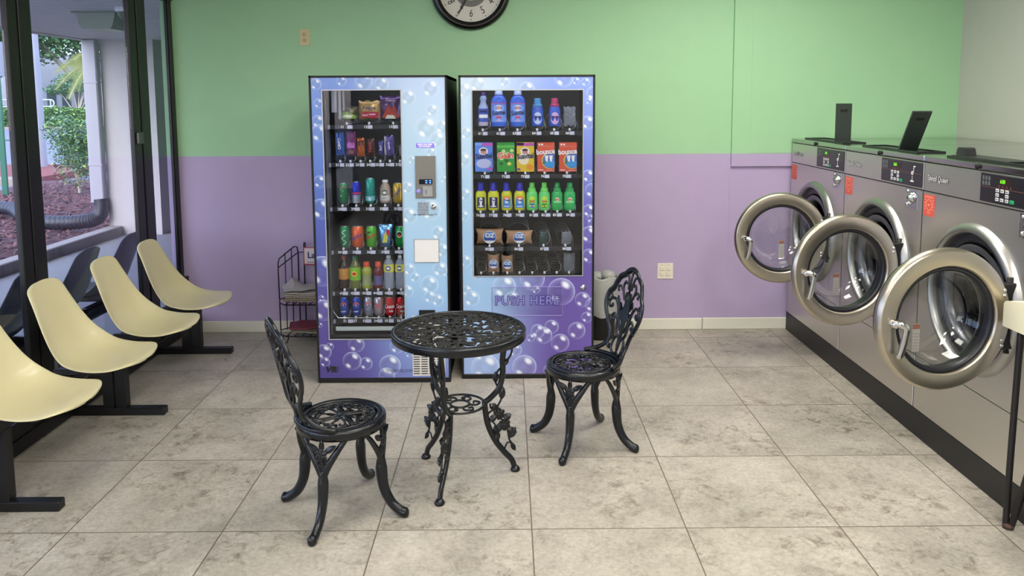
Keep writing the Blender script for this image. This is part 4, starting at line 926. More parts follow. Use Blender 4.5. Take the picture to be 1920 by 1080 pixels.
# silver-blue pouch
a, r, h = sized(709, 739, 420, 463, YP); t = thing('drink_pouch', 'shiny silver and blue drink pouch in slot 37, wider at the top', 'pouch', (a.x, YP, a.z), 0, G4)
def pouch_geo(wb, wt, h, d, top_flat=True, n=14, wob=.004):
    m = MB(); vs = []
    for i in range(n+1):
        z = h*i/n; w = wb+(wt-wb)*i/n; dd = d*math.sin(PI*min(1, max(0, (1-i/n)*.95+.0)))**.6+.001
        for sgn in (-1, 1):
            for j in range(9):
                s = -1+j/4; vs.append((w*s, sgn*dd*(1-s*s)**.5 if abs(s) < 1 else 0, z+wob*math.sin(j*2.1+i*.9)*.3))
    fs = []
    for i in range(n):
        for q in (0, 9):
            for j in range(8):
                a0 = i*18+q+j; fs.append((a0, a0+1, a0+19, a0+18))
    m.add(vs, fs, 0, True); return m
pouch_geo(r*.72, r, h, .018).build('pouch_body', col('pouchfoil', (120, 170, 220), .18, .85, bump=.8, bscale=35, var=.35, vscale=50), t)
q = MB(); q.prism([(-.018, h*.22), (.010, h*.22), (.014, h*.5), (.0, h*.72), (-.01, h*.5)], -.0205, -.019); q.build('yellow_print', col('lemon', (214, 210, 90)), t); q = MB(); q.prism([(.008, h*.55), (.026, h*.5), (.024, h*.76), (.01, h*.8)], -.021, -.019); q.build('red_print', col('redband'), t)
# fifth tray bottles
PB = [(.82, 0), (.96, .02), (1, .07), (.97, .3), (1, .5), (.98, .62), (.8, .74), (.45, .86), (.42, .89)]
PG = [(.86, 0), (1, .03), (1, .14), (.9, .3), (.92, .5), (1, .6), (.98, .7), (.7, .8), (.5, .84)]
G5 = 'drink bottles on the fifth tray of the left machine'
def clear_col(n, rgb, a=.55): return mat('c_'+n, rgb, .1, 0, alpha=a, spec=.6)
t, r, h = bottle('dark brown iced tea bottle with orange label in slot 41', 'drink_bottle', 636, 656, 478, 541, YP, PB, col('tea', (52, 30, 20), .15), col('redcap', (150, 40, 34)), G5, band=[(.3, .62, col('tealabel', (204, 136, 66)))])
disc_on(t, r, h*.5, .014, col('tealogo', (190, 160, 60)), k=1.03, sx=1.4)
t, r, h = bottle('green iced tea bottle with lime and yellow label in slot 42', 'drink_bottle', 656, 678, 479, 541, YP, PB, col('gtea', (106, 112, 52), .15), col('gcap', (30, 110, 70)), G5, band=[(.28, .66, col('limelabel', (126, 186, 44)))])
disc_on(t, r, h*.48, .017, col('yel', (232, 214, 70)), k=1.03); disc_on(t, r, h*.48, .010, col('red'), k=1.04, sx=1.3)
t, r, h = bottle('yellow-green sports drink bottle with orange cap in slot 43', 'drink_bottle', 679, 698, 490, 541, YP, PG, col('lime', (160, 168, 62), .15), col('orcap', (226, 84, 44)), G5, band=[(.16, .55, col('sports1', (150, 158, 110)))], capz=.82, capr=.62)
t, r, h = bottle('dark red sports drink bottle with orange cap in slot 44', 'drink_bottle', 701, 719, 490, 541, YP, PG, col('dred', (110, 26, 40), .15), col('orcap'), G5, band=[(.16, .5, col('sports2', (88, 84, 130)))], capz=.82, capr=.62)
for u0, u1, lab in ((720, 740, 'clear water bottle with yellow and blue label in slot 45'), (742, 759, 'clear water bottle with yellow label in slot 46, next to the window trim')):
    t, r, h = bottle(lab, 'drink_bottle', u0, u1, 478, 541, YP, [(.85, 0), (1, .03), (.93, .12), (1, .2), (.93, .28), (1, .36), (.95, .44), (1, .5), (1, .74), (.8, .82), (.45, .9), (.42, .92)], clear_col('water', (190, 200, 214), .5), WHT, G5, band=[(.52, .74, col('waterlabel', (216, 212, 74)))], capz=.92)
    disc_on(t, r, h*.63, .016, col('wlogo', (34, 66, 160)), k=1.03); disc_on(t, r, h*.63, .008, WHT, k=1.04)
# bottom tray cans
for i, (u0, u1, lab, bc) in enumerate(((637, 655, 'blue cola can with round red and white badge in slot 51', (38, 72, 176)), (661, 678, 'blue cola can with round red and white badge in slot 57', (34, 68, 186)), (683, 699, 'silver diet cola can with round red and blue badge in slot 53', (186, 190, 198)))):
    t, r, h = can(lab, u0, u1, 555, 590, YP, col('pep%d' % (i == 2), bc, .25, .5 if i < 2 else .7), G6)
    disc_on(t, r, h*.58, .017, WHT); disc_on(t, r, h*.58, .0165, col('red'), half='top', k=1.025); disc_on(t, r, h*.58, .0165, col('dblue', (26, 40, 120)), half='bot', k=1.025)
    q = MB(); text(q, 'pepsi', (0, -r*1.01, h*.24), .013, off=.02, wrap=r*1.01); q.build('lettering', WHT if i < 2 else col('dblue'), t)
t, r, h = can('silver diet cola can with pink and red writing in slot 54', 701, 720, 555, 590, YP, col('dcoke', (190, 176, 184), .25, .7), G6, 'Diet', (190, 40, 60), .02, rot=1.3)
q = MB(); text(q, 'e', (-.008, -r*1.01, h*.62), .05, off=.02, wrap=r*1.01); q.build('lettering', col('pink', (190, 60, 90)), t)
for u0, u1, lab in ((722, 741, 'red cola can with white script in slot 55'), (743, 760, 'red cola can with white script in slot 56, beside the window trim')):
    t, r, h = can(lab, u0, u1, 555, 590, YP, col('coke', (196, 34, 40), .25, .4), G6, 'Coca', (240, 236, 236), .034, rot=0)
    q = MB(); text(q, 'Cola', (.004, -r*1.012, h*.26), .02, off=.02, shear=.3, wrap=r*1.012); q.build('lettering', WHT, t)
# snack bags
def bag(lab, name, cat, u0, u1, v0, v1, Yp, m, grp, d=.022, crimp=True, lean=0):
    a, r, h = sized(u0, u1, v0, v1, Yp); t = thing(name, lab, cat, (a.x, Yp, a.z), 0, grp)
    n, k = 16, 12; vs = []; rnd = random.Random(int(u0))
    for i in range(n+1):
        z = i/n
        for sgn in (-1, 1):
            for j in range(k+1):
                s = -1+2*j/k; bul = (max(0, 1-s*s)**.6)*(max(0, 1-(2*z-1)**2)**.6)
                w = r*(1+.06*abs(2*z-1)**2-.03*math.sin(z*9)*(abs(s) > .9)); vs.append((w*s, sgn*(d*bul+.0008)+.004*math.sin(7*s+5*z)*bul+lean*z, z*h+.004*math.cos(j*1.3)*(i in (0, n))))
    fs = []; W = 2*(k+1)
    for i in range(n):
        for q in (0, k+1):
            for j in range(k): a0 = i*W+q+j; fs.append((a0, a0+1, a0+1+W, a0+W))
    mb = MB(); mb.add(vs, fs, 0, True); mb.build('wrapper', m, t); return t, r, h
def foil(n, rgb=None, var=.3, vs=30): return mat('c_'+n, rgb, .22, .35, bump=1.0, bscale=22, var=var, vscale=vs)
G1 = 'snack bags on the top tray of the left machine'; G2 = 'snack bars on the second tray of the left machine'
def patch(t, poly, y, m, name='print_patch'): q = MB(); q.prism(poly, y-.001, y+.001); q.build(name, m, t)
t, r, h = bag('short olive and green snack bag above slot 11', 'snack_bag', 'snack bag', 634, 671, 200, 224, YP, foil('olive', (84, 78, 52)), G1, .025)
patch(t, [(-r*.9, h*.08), (r*.85, h*.05), (r*.9, h*.3), (.01, h*.62), (-.03, h*.58)], -.0262, foil('bggreen', (122, 162, 44))); patch(t, [(-.03, h*.2), (.02, h*.14), (.04, h*.3), (-.01, h*.4)], -.028, foil('bgwhite', (214, 214, 190)))
t, r, h = bag('gold corn chip bag with a red band above slot 12', 'snack_bag', 'snack bag', 674, 713, 189, 224, YP, foil('tan', (184, 150, 92), .15), G1, .025)
patch(t, [(-r*.86, h*.12), (r*.9, h*.08), (r*.9, h*.4), (-r*.5, h*.44)], -.027, foil('bgred', (176, 30, 62))); q = MB(); text(q, 'Fritos', (0, -.0285, h*.62), .034, off=.02, shear=.3, rot=.05); q.build('lettering', col('navy', (36, 40, 96)), t)
q = MB(); text(q, 'Flavor Twists', (0, -.0295, h*.26), .014, off=.02, rot=.1); q.build('lettering', WHT, t)
t, r, h = bag('tall purple snack bag with orange flames above slot 13', 'snack_bag', 'snack bag', 714, 754, 180, 225, YP, foil('purplebag', (74, 48, 96), .3), G1, .03)
patch(t, [(-r*.8, h*.1), (r*.8, h*.1), (r*.6, h*.4), (r*.35, h*.62), (r*.1, h*.45), (-r*.2, h*.66), (-r*.45, h*.42)], -.0315, foil('flame', (170, 62, 44), .4)); patch(t, [(-r*.5, h*.06), (r*.5, h*.06), (r*.3, h*.2), (-r*.3, h*.22)], -.0325, foil('bgwhite')); q = MB(); text(q, 'Fuego', (0, -.032, h*.82), .024, off=.02, rot=-.1, shear=.2); q.build('lettering', col('pinkish', (210, 170, 190)), t)
bars = [(630, 646, 248, 291, (28, 84, 176), 'blue cookie packet in slot 21', 'OREO', (235, 235, 240)), (650, 668, 246, 291, (116, 36, 104), 'magenta snack packet in slot 22, tallest of its tray', None, None), (670, 684, 259, 293, (190, 92, 34), 'orange and brown bar wrapper in slot 23', None, None), (689, 703, 260, 292, (70, 24, 24), 'dark brown bar with red lettering in slot 24', 'TWIX', (200, 50, 50)), (710, 719, 264, 290, (70, 66, 140), 'small violet bar in slot 25', 'bar', (220, 220, 235)), (721, 739, 254, 292, (86, 70, 140), 'violet bar in a clear silver wrapper in slot 26', 'candy', (230, 225, 240)), (748, 756, 272, 293, (120, 122, 128), 'silver wrapper half hidden by the window trim in slot 27', None, None)]
for (u0, u1, v0, v1, c, lab, tx, tc_) in bars:
    t, r, h = bag(lab, 'snack_bar', 'snack bar', u0, u1, v0, v1, YP, foil('bar%d' % u0, c, .15), G2, .010)
    if tx: q = MB(); text(q, tx, (0, -.0125, h*.5), .024 if len(tx) < 5 else .02, off=.02, rot=PI/2); q.build('lettering', col('bt%d' % u0, tc_), t)
    if u0 == 650:
        patch(t, [(-r*.7+.0, h*.3), (r*.7, h*.3), (r*.8, h*.42), (r*.6, h*.55), (-r*.6, h*.55), (-r*.8, h*.42)], -.0115, foil('mg2', (190, 110, 190), .1)); patch(t, [(-r*.6, h*.06), (r*.6, h*.06), (r*.5, h*.2), (-r*.5, h*.2)], -.0105, foil('mg3', (120, 76, 50)))
    if u0 == 670: patch(t, [(-r*.8, h*.55), (r*.8, h*.6), (r*.8, h*.9), (-r*.8, h*.86)], -.0105, foil('brn', (88, 42, 26), .1))
    if u0 == 721: patch(t, [(-r*.95, h*.04), (-r*.55, h*.04), (-r*.55, h*.96), (-r*.95, h*.96)], -.0075, foil('clearfoil', (170, 172, 180)))
# laundry goods in the right machine
YQ = YR_+.11; H1 = 'laundry bottles on the top tray of the right machine'; H2 = 'boxes on the second tray of the right machine'; H3 = 'small laundry bottles on the third tray of the right machine'
def flatlabel(t, r, sy, z0, z1, wf, m, name='label_print', kk=1.02, oval=False):
    q = MB(); n = 14; vs = []
    if oval:
        zc, hh = (z0+z1)/2, (z1-z0)/2; pts = [(wf*math.cos(2*PI*j/24), zc+hh*math.sin(2*PI*j/24)) for j in range(24)]
        q.add([(0, -r*sy*kk-.0002, zc)]+[(r*math.sin(a)*kk, -r*sy*math.cos(a)*kk, z) for a, z in pts], [(0, j+1, (j+1) % 24+1) for j in range(24)])
    else:
        for i in range(n+1):
            a = -wf+2*wf*i/n; vs += [(r*kk*math.sin(a), -r*sy*kk*math.cos(a), z0), (r*kk*math.sin(a), -r*sy*kk*math.cos(a), z1)]
        q.add(vs, [(2*i, 2*i+2, 2*i+3, 2*i+1) for i in range(n)])
    q.build(name, m, t)
t, r, h = bottle('pale bleach bottle with violet cap in slot 61', 'laundry_bottle', 897, 916, 173, 236, YQ, [(.9, 0), (1, .02), (1, .5), (.92, .58), (.6, .66), (.55, .74), (.72, .8), (.6, .86), (.42, .9)], col('bleach', (170, 188, 226)), col('violetcap', (64, 36, 122)), H1, band=[(.12, .52, col('bleachl', (58, 84, 176)))], sy=.85, capz=.9, capr=.5)
flatlabel(t, r, .85, h*.24, h*.34, 1.0, WHT, kk=1.035); flatlabel(t, r, .85, h*.40, h*.47, .7, col('navy2', (30, 30, 110)), kk=1.035); flatlabel(t, r, .85, h*.02, h*.1, 1.2, col('palepink', (190, 170, 190)), kk=1.01)
for u0, u1, lab in ((921, 950, 'big blue fabric softener bottle with white cap in slot 62'), (957, 985, 'big blue fabric softener bottle with white cap in slot 63')):
    t, r, h = bottle(lab, 'laundry_bottle', u0, u1, 168, 237, YQ, [(.9, 0), (1, .03), (.98, .2), (1, .6), (1, .68), (.85, .78), (.5, .85), (.42, .88)], col('softblue', (58, 108, 222), .25), col('whitecap', (190, 204, 240)), H1, sy=.6, capz=.86, capr=.48)
    flatlabel(t, r, .6, h*.12, h*.64, 1.25, col('sky', (104, 150, 236))); flatlabel(t, r, .6, h*.61, h*.64, 1.25, col('pinkline', (190, 90, 180)), kk=1.03)
    flatlabel(t, r, .6, h*.42, h*.58, .62, WHT, oval=True, kk=1.03); flatlabel(t, r, .6, h*.46, h*.55, .3, col('blush', (206, 150, 140)), oval=True, kk=1.04)
    flatlabel(t, r, .6, h*.14, h*.3, .8, col('palepink2', (196, 170, 214)), oval=True, kk=1.03); flatlabel(t, r, .6, h*.22, h*.28, .3, col('pinkred', (200, 70, 120)), kk=1.05)
    q = MB(); text(q, 'Suavitel', (0, -r*.6*1.07, h*.37), .036, off=.03, sx=.72, rot=.08); q.build('lettering', col('navy'), t)
for u0, u1, lab, cc, bc in ((997, 1019, 'small blue softener bottle with light blue cap in slot 64', (72, 150, 206), (190, 206, 236)), (1029, 1051, 'small blue softener bottle with pink cap in slot 65', (196, 50, 110), (206, 170, 216))):
    t, r, h = bottle(lab, 'laundry_bottle', u0, u1, 184, 236, YQ, [(.92, 0), (1, .04), (.98, .5), (.9, .66), (.72, .72), (.72, .76)], col('dblue2', (52, 92, 196), .25), col('cap%d' % u0, cc), H1, sy=.7, capz=.76, capr=.56)
    q = MB(); q.lathe([(r*.74, h*.7), (r*.78, h*.72), (r*.74, h*.79), (r*.6, h*.8)], n=24, sy=.8); q.build('cap_collar', col('cap%d' % u0, cc), t)
    flatlabel(t, r, .7, h*.06, h*.5, .75, col('lab%d' % u0, bc), oval=True); q = MB(); text(q, 'Downy', (0, -r*.7*1.05, h*.33), .026, off=.04, sx=.8); q.build('lettering', col('navy2'), t)
CLB = mat('c_clearbag', (150, 156, 164), .12, 0, alpha=.45, bump=1, bscale=40, spec=.8)
def clearbag(lab, u0, u1, v0, v1, grp, m=CLB, cat='sachet'):
    return bag(lab, 'clear_sachet', cat, u0, u1, v0, v1, YQ, m, grp, .014)
t, r, h = clearbag('clear sachet with silver print in slot 66', 1057, 1079, 200, 236, 'clear sachets in the right machine')
q = MB()
rnd = random.Random(4)
for k in range(22): q.ell((rnd.uniform(-r*.9, r*.8), -.0155, rnd.uniform(.1, .95)*h), (rnd.uniform(.001, .0025),)*3, 6, 4)
q.build('silver_dots', col('sdots', (196, 200, 208), .3, .5), t)
boxes = [(891, 924, 'blue dryer sheet box with white cloud badge in slot 71', (92, 138, 226)), (932, 965, 'green dryer sheet box with leaf print in slot 72', (38, 152, 50)), (969, 1001.5, 'yellow dryer sheet box in slot 73', (226, 190, 40)), (1007.5, 1040, 'orange dryer sheet box in slot 74, left of its twin', (216, 84, 54)), (1048.5, 1081.5, 'orange dryer sheet box in slot 75, at the right end of its tray', (216, 84, 54))]
for i, (u0, u1, lab, c) in enumerate(boxes):
    a, r, h = sized(u0, u1, 267, 322, YQ-.03); t = thing('dryer_sheet_box', lab, 'box', (a.x, YQ-.03, a.z), 0, H2)
    MB().box(-r, r, 0, .06, 0, h, 0, .001).build('carton', col('box%d' % min(i, 3), c, .4), t)
    def rect(x0, x1, z0, z1, m, y=-.0006, name='print_patch'): MB().box(x0*r, x1*r, y, y+.0005, z0*h, z1*h).build(name, m, t)
    def oval(x, z, a_, b_, m, y=-.001, name='print_patch', cl=None):
        q = MB(); pts = []
        for j in range(28):
            px, pz = x*r+a_*r*math.cos(2*PI*j/28), z*h+b_*h*math.sin(2*PI*j/28); pts.append((min(px, r*.995), pz))
        q.prism(pts, y-.0004, y); q.build(name, m, t)
    def tx(s, x, z, sz, m, y=-.003, **k): q = MB(); text(q, s, (x*r, y, z*h), sz, **k); q.build('lettering', m, t)
    if i in (0, 2):
        rect(-1 if i else -.2, 1, .88, .98, col('hotpink', (196, 84, 186))); rect(-.98, -.2, .9, .99, col('skyt' if i == 0 else 'violett', (120, 170, 236) if i == 0 else (80, 50, 150)))
        if i == 0: oval(0, .28, .85, .16, col('cloudy', (186, 190, 226)), -.0007); rect(.4, .95, .06, .14, col('hotpink'), -.0012)
        else: oval(-.2, .44, .62, .2, col('cream2', (236, 226, 190)), -.0007); oval(.5, .16, .4, .1, col('orangey', (230, 150, 30)), -.0007); rect(-.95, -.6, .05, .12, col('violett', (80, 50, 150)), -.0012)
        oval(-.05, .7, .52, .13, WHT, -.0012); oval(-.05, .68, .34, .085, col('blush'), -.0018); oval(-.05, .745, .34, .045, col('hair', (70, 44, 40)), -.0024)
        tx('Suavitel', 0, .53, .044, col('navy'), off=.035, sx=.74, rot=.08)
    if i == 1:
        rect(-1, 1, .82, .9, col('green5', (96, 190, 80)))
        for (x, z, m_) in ((-.6, .45, 'lightleaf'), (.7, .5, 'darkleaf'), (.1, .38, 'darkleaf'), (-.65, .28, 'darkleaf'), (.5, .27, 'lightleaf'), (-.3, .7, 'lightleaf'), (.85, .72, 'lightleaf'), (-.85, .68, 'darkleaf')): oval(x*.8, z, .22, .06, col(m_, (196, 226, 140) if m_[0] == 'l' else (20, 100, 30)), -.0008)
        oval(0, .55, .55, .11, col('green6', (150, 206, 60)), -.0012); tx('Gain', -.05, .55, .05, WHT, -.0026, off=.09, rot=.06); tx('Gain', -.05, .55, .05, col('gred', (226, 96, 50)), -.0034, off=.03, rot=.06)
        oval(.45, .27, .16, .05, col('yel'), -.0016)
    if i > 2:
        rect(-.85, .8, .865, .868, WHT); oval(-.75, .93, .11, .034, WHT); oval(-.45, .93, .11, .034, WHT)
        oval(.45, .38, .95, .28, col('yel')); oval(.5, .38, .9, .262, col('bsky', (76, 104, 176)), -.0016); oval(.55, .26, .72, .12, col('bwater', (60, 150, 214)), -.0024); 
        for xx in (0.05, .55): q = MB(); q.prism([((xx-.2)*r, .55*h), ((xx+.22)*r, .56*h), ((xx+.14)*r, .34*h), ((xx-.08)*r, .36*h)], -.0036, -.003); q.build('white_towel', WHT, t)
        oval(.0, .3, .4, .06, col('bgrass', (66, 120, 60)), -.0020)
        tx('bounce', -.06, .68, .044, WHT, -.003, off=.03, sx=.86, rot=.07); rect(-.9, -.3, .05, .075, WHT); rect(.0, .8, .04, .05, WHT)
small = [(892, 912, 'Y', 'yellow detergent bottle with navy label in slot 76, leftmost of its tray'), (915, 936, 'Y', 'yellow detergent bottle with navy label in slot 77'), (940, 960, 'O', 'yellow detergent bottle with orange and blue label in slot 78'), (964, 985, 'O', 'yellow detergent bottle with orange and blue label in slot 79'),
         (987, 1008, 'L1', 'light green detergent bottle with blue label in slot 81'), (1010, 1031, 'L2', 'light green detergent bottle with green label in slot 82'), (1034, 1055, 'G', 'deep green detergent bottle in slot 83'), (1057, 1079, 'G', 'deep green detergent bottle in slot 84, rightmost of its tray')]
for u0, u1, k, lab in small:
    yel = k in 'YO'; bc = (206, 208, 34) if yel else ((104, 214, 110) if k[0] == 'L' else (44, 178, 88)); cc = (44, 40, 190) if yel else ((120, 232, 96) if k[0] == 'L' else (40, 164, 80))
    t, r, h = bottle(lab, 'detergent_bottle', u0, u1, 342, 394, YQ, [(.86, 0), (.97, .03), (1, .1), (1, .56), (.94, .63), (.7, .69), (.66, .72)], col('db%s' % k[0], bc, .3), col('dc%s' % k[0], cc, .3), H3, sy=.7, capz=.74 if yel else .8, capr=.56 if yel else .46)
    if not yel: q = MB(); q.lathe([(r*.66, h*.68), (r*.7, h*.7), (r*.68, h*.8), (r*.5, h*.81)], n=24, sy=.8); q.build('cap_collar', col('dc%s' % k[0], cc, .3), t)
    else: q = MB(); q.lathe([(r*.62, h*.7), (r*.64, h*.72), (r*.62, h*.8), (r*.5, h*.8)], n=24, sy=.85); q.build('cap_collar', col('dc%s' % k[0], cc, .3), t)
    if k == 'Y': flatlabel(t, r, .7, h*.1, h*.48, .8, col('lnavy', (30, 34, 84))); flatlabel(t, r, .7, h*.27, h*.47, .33, WHT, oval=True, kk=1.035); flatlabel(t, r, .7, h*.13, h*.3, .2, WHT, kk=1.03)
    if k == 'O': flatlabel(t, r, .7, h*.1, h*.48, .8, col('lblue', (70, 140, 220))); flatlabel(t, r, .7, h*.4, h*.52, .6, col('lorange', (240, 140, 40)), kk=1.03); flatlabel(t, r, .7, h*.26, h*.46, .36, WHT, oval=True, kk=1.04)
    if yel: q = MB(); text(q, 'Tide', (0, -r*.7*1.08, h*.37), .017, off=.04, shear=.1); q.build('lettering', col('navy2'), t); flatlabel(t, r, .7, h*.14, h*.17, .5, WHT, kk=1.05)
    if k[0] == 'L':
        flatlabel(t, r, .7, h*.08, h*.52, .7, col('lyel', (200, 226, 60)), oval=True); flatlabel(t, r, .7, h*.1, h*.26, .62, col('lblue2' if k == 'L1' else 'lgreen2', (50, 100, 190) if k == 'L1' else (70, 150, 40)), kk=1.03, oval=True)
        q = MB(); text(q, 'Gain', (0, -r*.7*1.06, h*.34), .017, off=.05, rot=.1); q.build('lettering', col('gred'), t)
    if k == 'G':
        flatlabel(t, r, .7, h*.34, h*.48, .35, col('flower', (236, 214, 196)), oval=True); flatlabel(t, r, .7, h*.28, h*.35, .7, col('lgreen3', (150, 220, 150)), kk=1.015); flatlabel(t, r, .7, h*.38, h*.43, .12, col('gred'), oval=True, kk=1.04)
        q = MB(); text(q, 'Gain', (-.003, -r*.7*1.06, h*.4), .012, off=.05, rot=.1); q.build('lettering', col('gred'), t)
KR = mat('kraft_card', (170, 132, 96), .7, bump=.3, bscale=120, var=.08)
def pillow(lab, u0, u1, v0, v1, vert=False):
    a, r, h = sized(u0, u1, v0, v1, YQ-.02); t = thing('kraft_pillow_box', lab, 'box', (a.x, YQ-.02, a.z), 0, 'kraft boxes in the right machine')
    n = 14; vs = []; L_, W_ = (r, h/2) if not vert else (h/2, r)
    for i in range(n+1):
        s = -1+2*i/n
        for sgn in (-1, 1):
            for j in range(9):
                q = -1+j/4; cut = .14*L_*(1-q*q); x = s*(L_-cut*abs(s)**4); y = sgn*.022*(1-abs(q)**2.2)*(1-.65*abs(s)**3); zz = W_*q*(.93+.07*abs(s)**2)
                vs.append((x, y, h/2+zz) if not vert else (zz, y, h/2+x))
    fs = []
    for i in range(n):
        for q in (0, 9):
            for j in range(8): a0 = i*18+q+j; fs.append((a0, a0+1, a0+19, a0+18))
    m = MB(); m.add(vs, fs, 0, True); m.build('carton', KR, t); rr = min(r, h/2)*(.78 if not vert else .74)
    def dsc(a_, m_, y, half=None, nm='round_sticker'):
        q = MB(); pts = [(a_*math.cos(2*PI*j/28), h/2+(a_*math.sin(2*PI*j/28) if not half else max(min(a_*math.sin(2*PI*j/28), half[1]*a_), half[0]*a_))) for j in range(28)]; q.prism(pts, y-.0006, y); q.build(nm, m_, t)
    dsc(rr, WHT, -.0225); dsc(rr*.94, col('stickblue', (92, 136, 190)), -.0235, (-.05, .95), 'blue_print'); dsc(rr*.94, col('stickblue2', (40, 76, 150)), -.0235, (-.55, -.05), 'wave_print')
    q = MB(); text(q, 'OZ', (0, -.025, h/2+rr*.25), rr*.95, off=.03); q.build('lettering', WHT, t); return t
pillow('kraft pillow box with round blue sticker lying in slot 85', 892, 945, 428, 459); pillow('kraft pillow box with round blue sticker lying in slot 86', 947, 1000, 431, 458)
pillow('upright kraft pillow box standing on the bottom tray, left one', 914, 937, 475, 512, True); pillow('upright kraft pillow box standing on the bottom tray, right one', 940, 963, 477, 512, True)
DGB = mat('c_darkbag', (40, 74, 70), .12, 0, alpha=.7, bump=1, bscale=40, spec=.8)
clearbag('small dark green sachet in slot 87', 1011, 1027, 433, 459, 'clear sachets in the right machine', DGB)
clearbag('small clear sachet with grey contents in slot 88', 1053, 1071, 434, 458, 'clear sachets in the right machine')
clearbag('tall clear sachet at the right end of the bottom tray', 1057, 1078, 474, 513, 'clear sachets in the right machine')
# ------------------------------------------------------------------ front-loading washers
STEEL = mat('brushed_stainless', (214, 211, 204), .38, 1.0, bump=.12, bscale=30, stretch=(1, 1, 14), var=.03)
STEELT = mat('stainless_top', (186, 186, 184), .16, 1.0, bump=.03, bscale=8)
RINGM = mat('door_ring_steel', (186, 178, 164), .33, 1.0, bump=.08, bscale=50)
BEZ = mat('bezel_grey_steel', (165, 165, 164), .37, 1.0)
RUB = mat('dark_rubber', (22, 23, 32), .38); PAN = mat('control_panel_black', (30, 29, 34), .3, coat=.2); GAP = mat('gap_black', (10, 10, 10), .7)
DRUM = mat('drum_steel', (120, 122, 128), .22, 1.0, bump=.5, bscale=90)
KEY = mat('key_grey', (200, 202, 204), .45); GRNK = mat('key_green', (20, 150, 90), .4); LED = mat('green_led', (120, 230, 40), .4, emit=(110, 240, 30), estr=1.0)
STK = mat('red_sticker', (208, 84, 70), .5, var=.08); STK2 = mat('sticker_print', (240, 150, 120), .5)
BOWL = glass_mat('door_glass', (222, 226, 226), 1.7)
WW = .876
def plate_hole(m, x0, x1, z0, z1, cx, cz, r, y, n=72, th=.002, mi=0):
    inner = []; outer = []; cor = [math.atan2(b-cz, a-cx) % (2*PI) for a in (x0, x1) for b in (z0, z1)]
    angs = sorted([2*PI*j/n for j in range(n)]+cor)
    for a in angs:
        c, s = math.cos(a), math.sin(a); inner.append((cx+r*c, y, cz+r*s))
        ts = []
        if c > 1e-9: ts.append((x1-cx)/c)
        if c < -1e-9: ts.append((x0-cx)/c)
        if s > 1e-9: ts.append((z1-cz)/s)
        if s < -1e-9: ts.append((z0-cz)/s)
        t = min(ts); outer.append((cx+t*c, y, cz+t*s))
    k = len(angs); m.add(inner+outer, [(j, (j+1) % k, k+(j+1) % k, k+j) for j in range(k)], mi)
    rim = [(a, y+.012, b) for a, _, b in outer]; m.add(outer+rim, [(j, (j+1) % k, k+(j+1) % k, k+j) for j in range(k)], mi)
def on_face(u, v, y_far):
    d = _f + _r2*((u-960)/FPX) - _u2*((v-CY)/FPX); p = EYE+d*(XF/d.x); return y_far-p.y, p.z
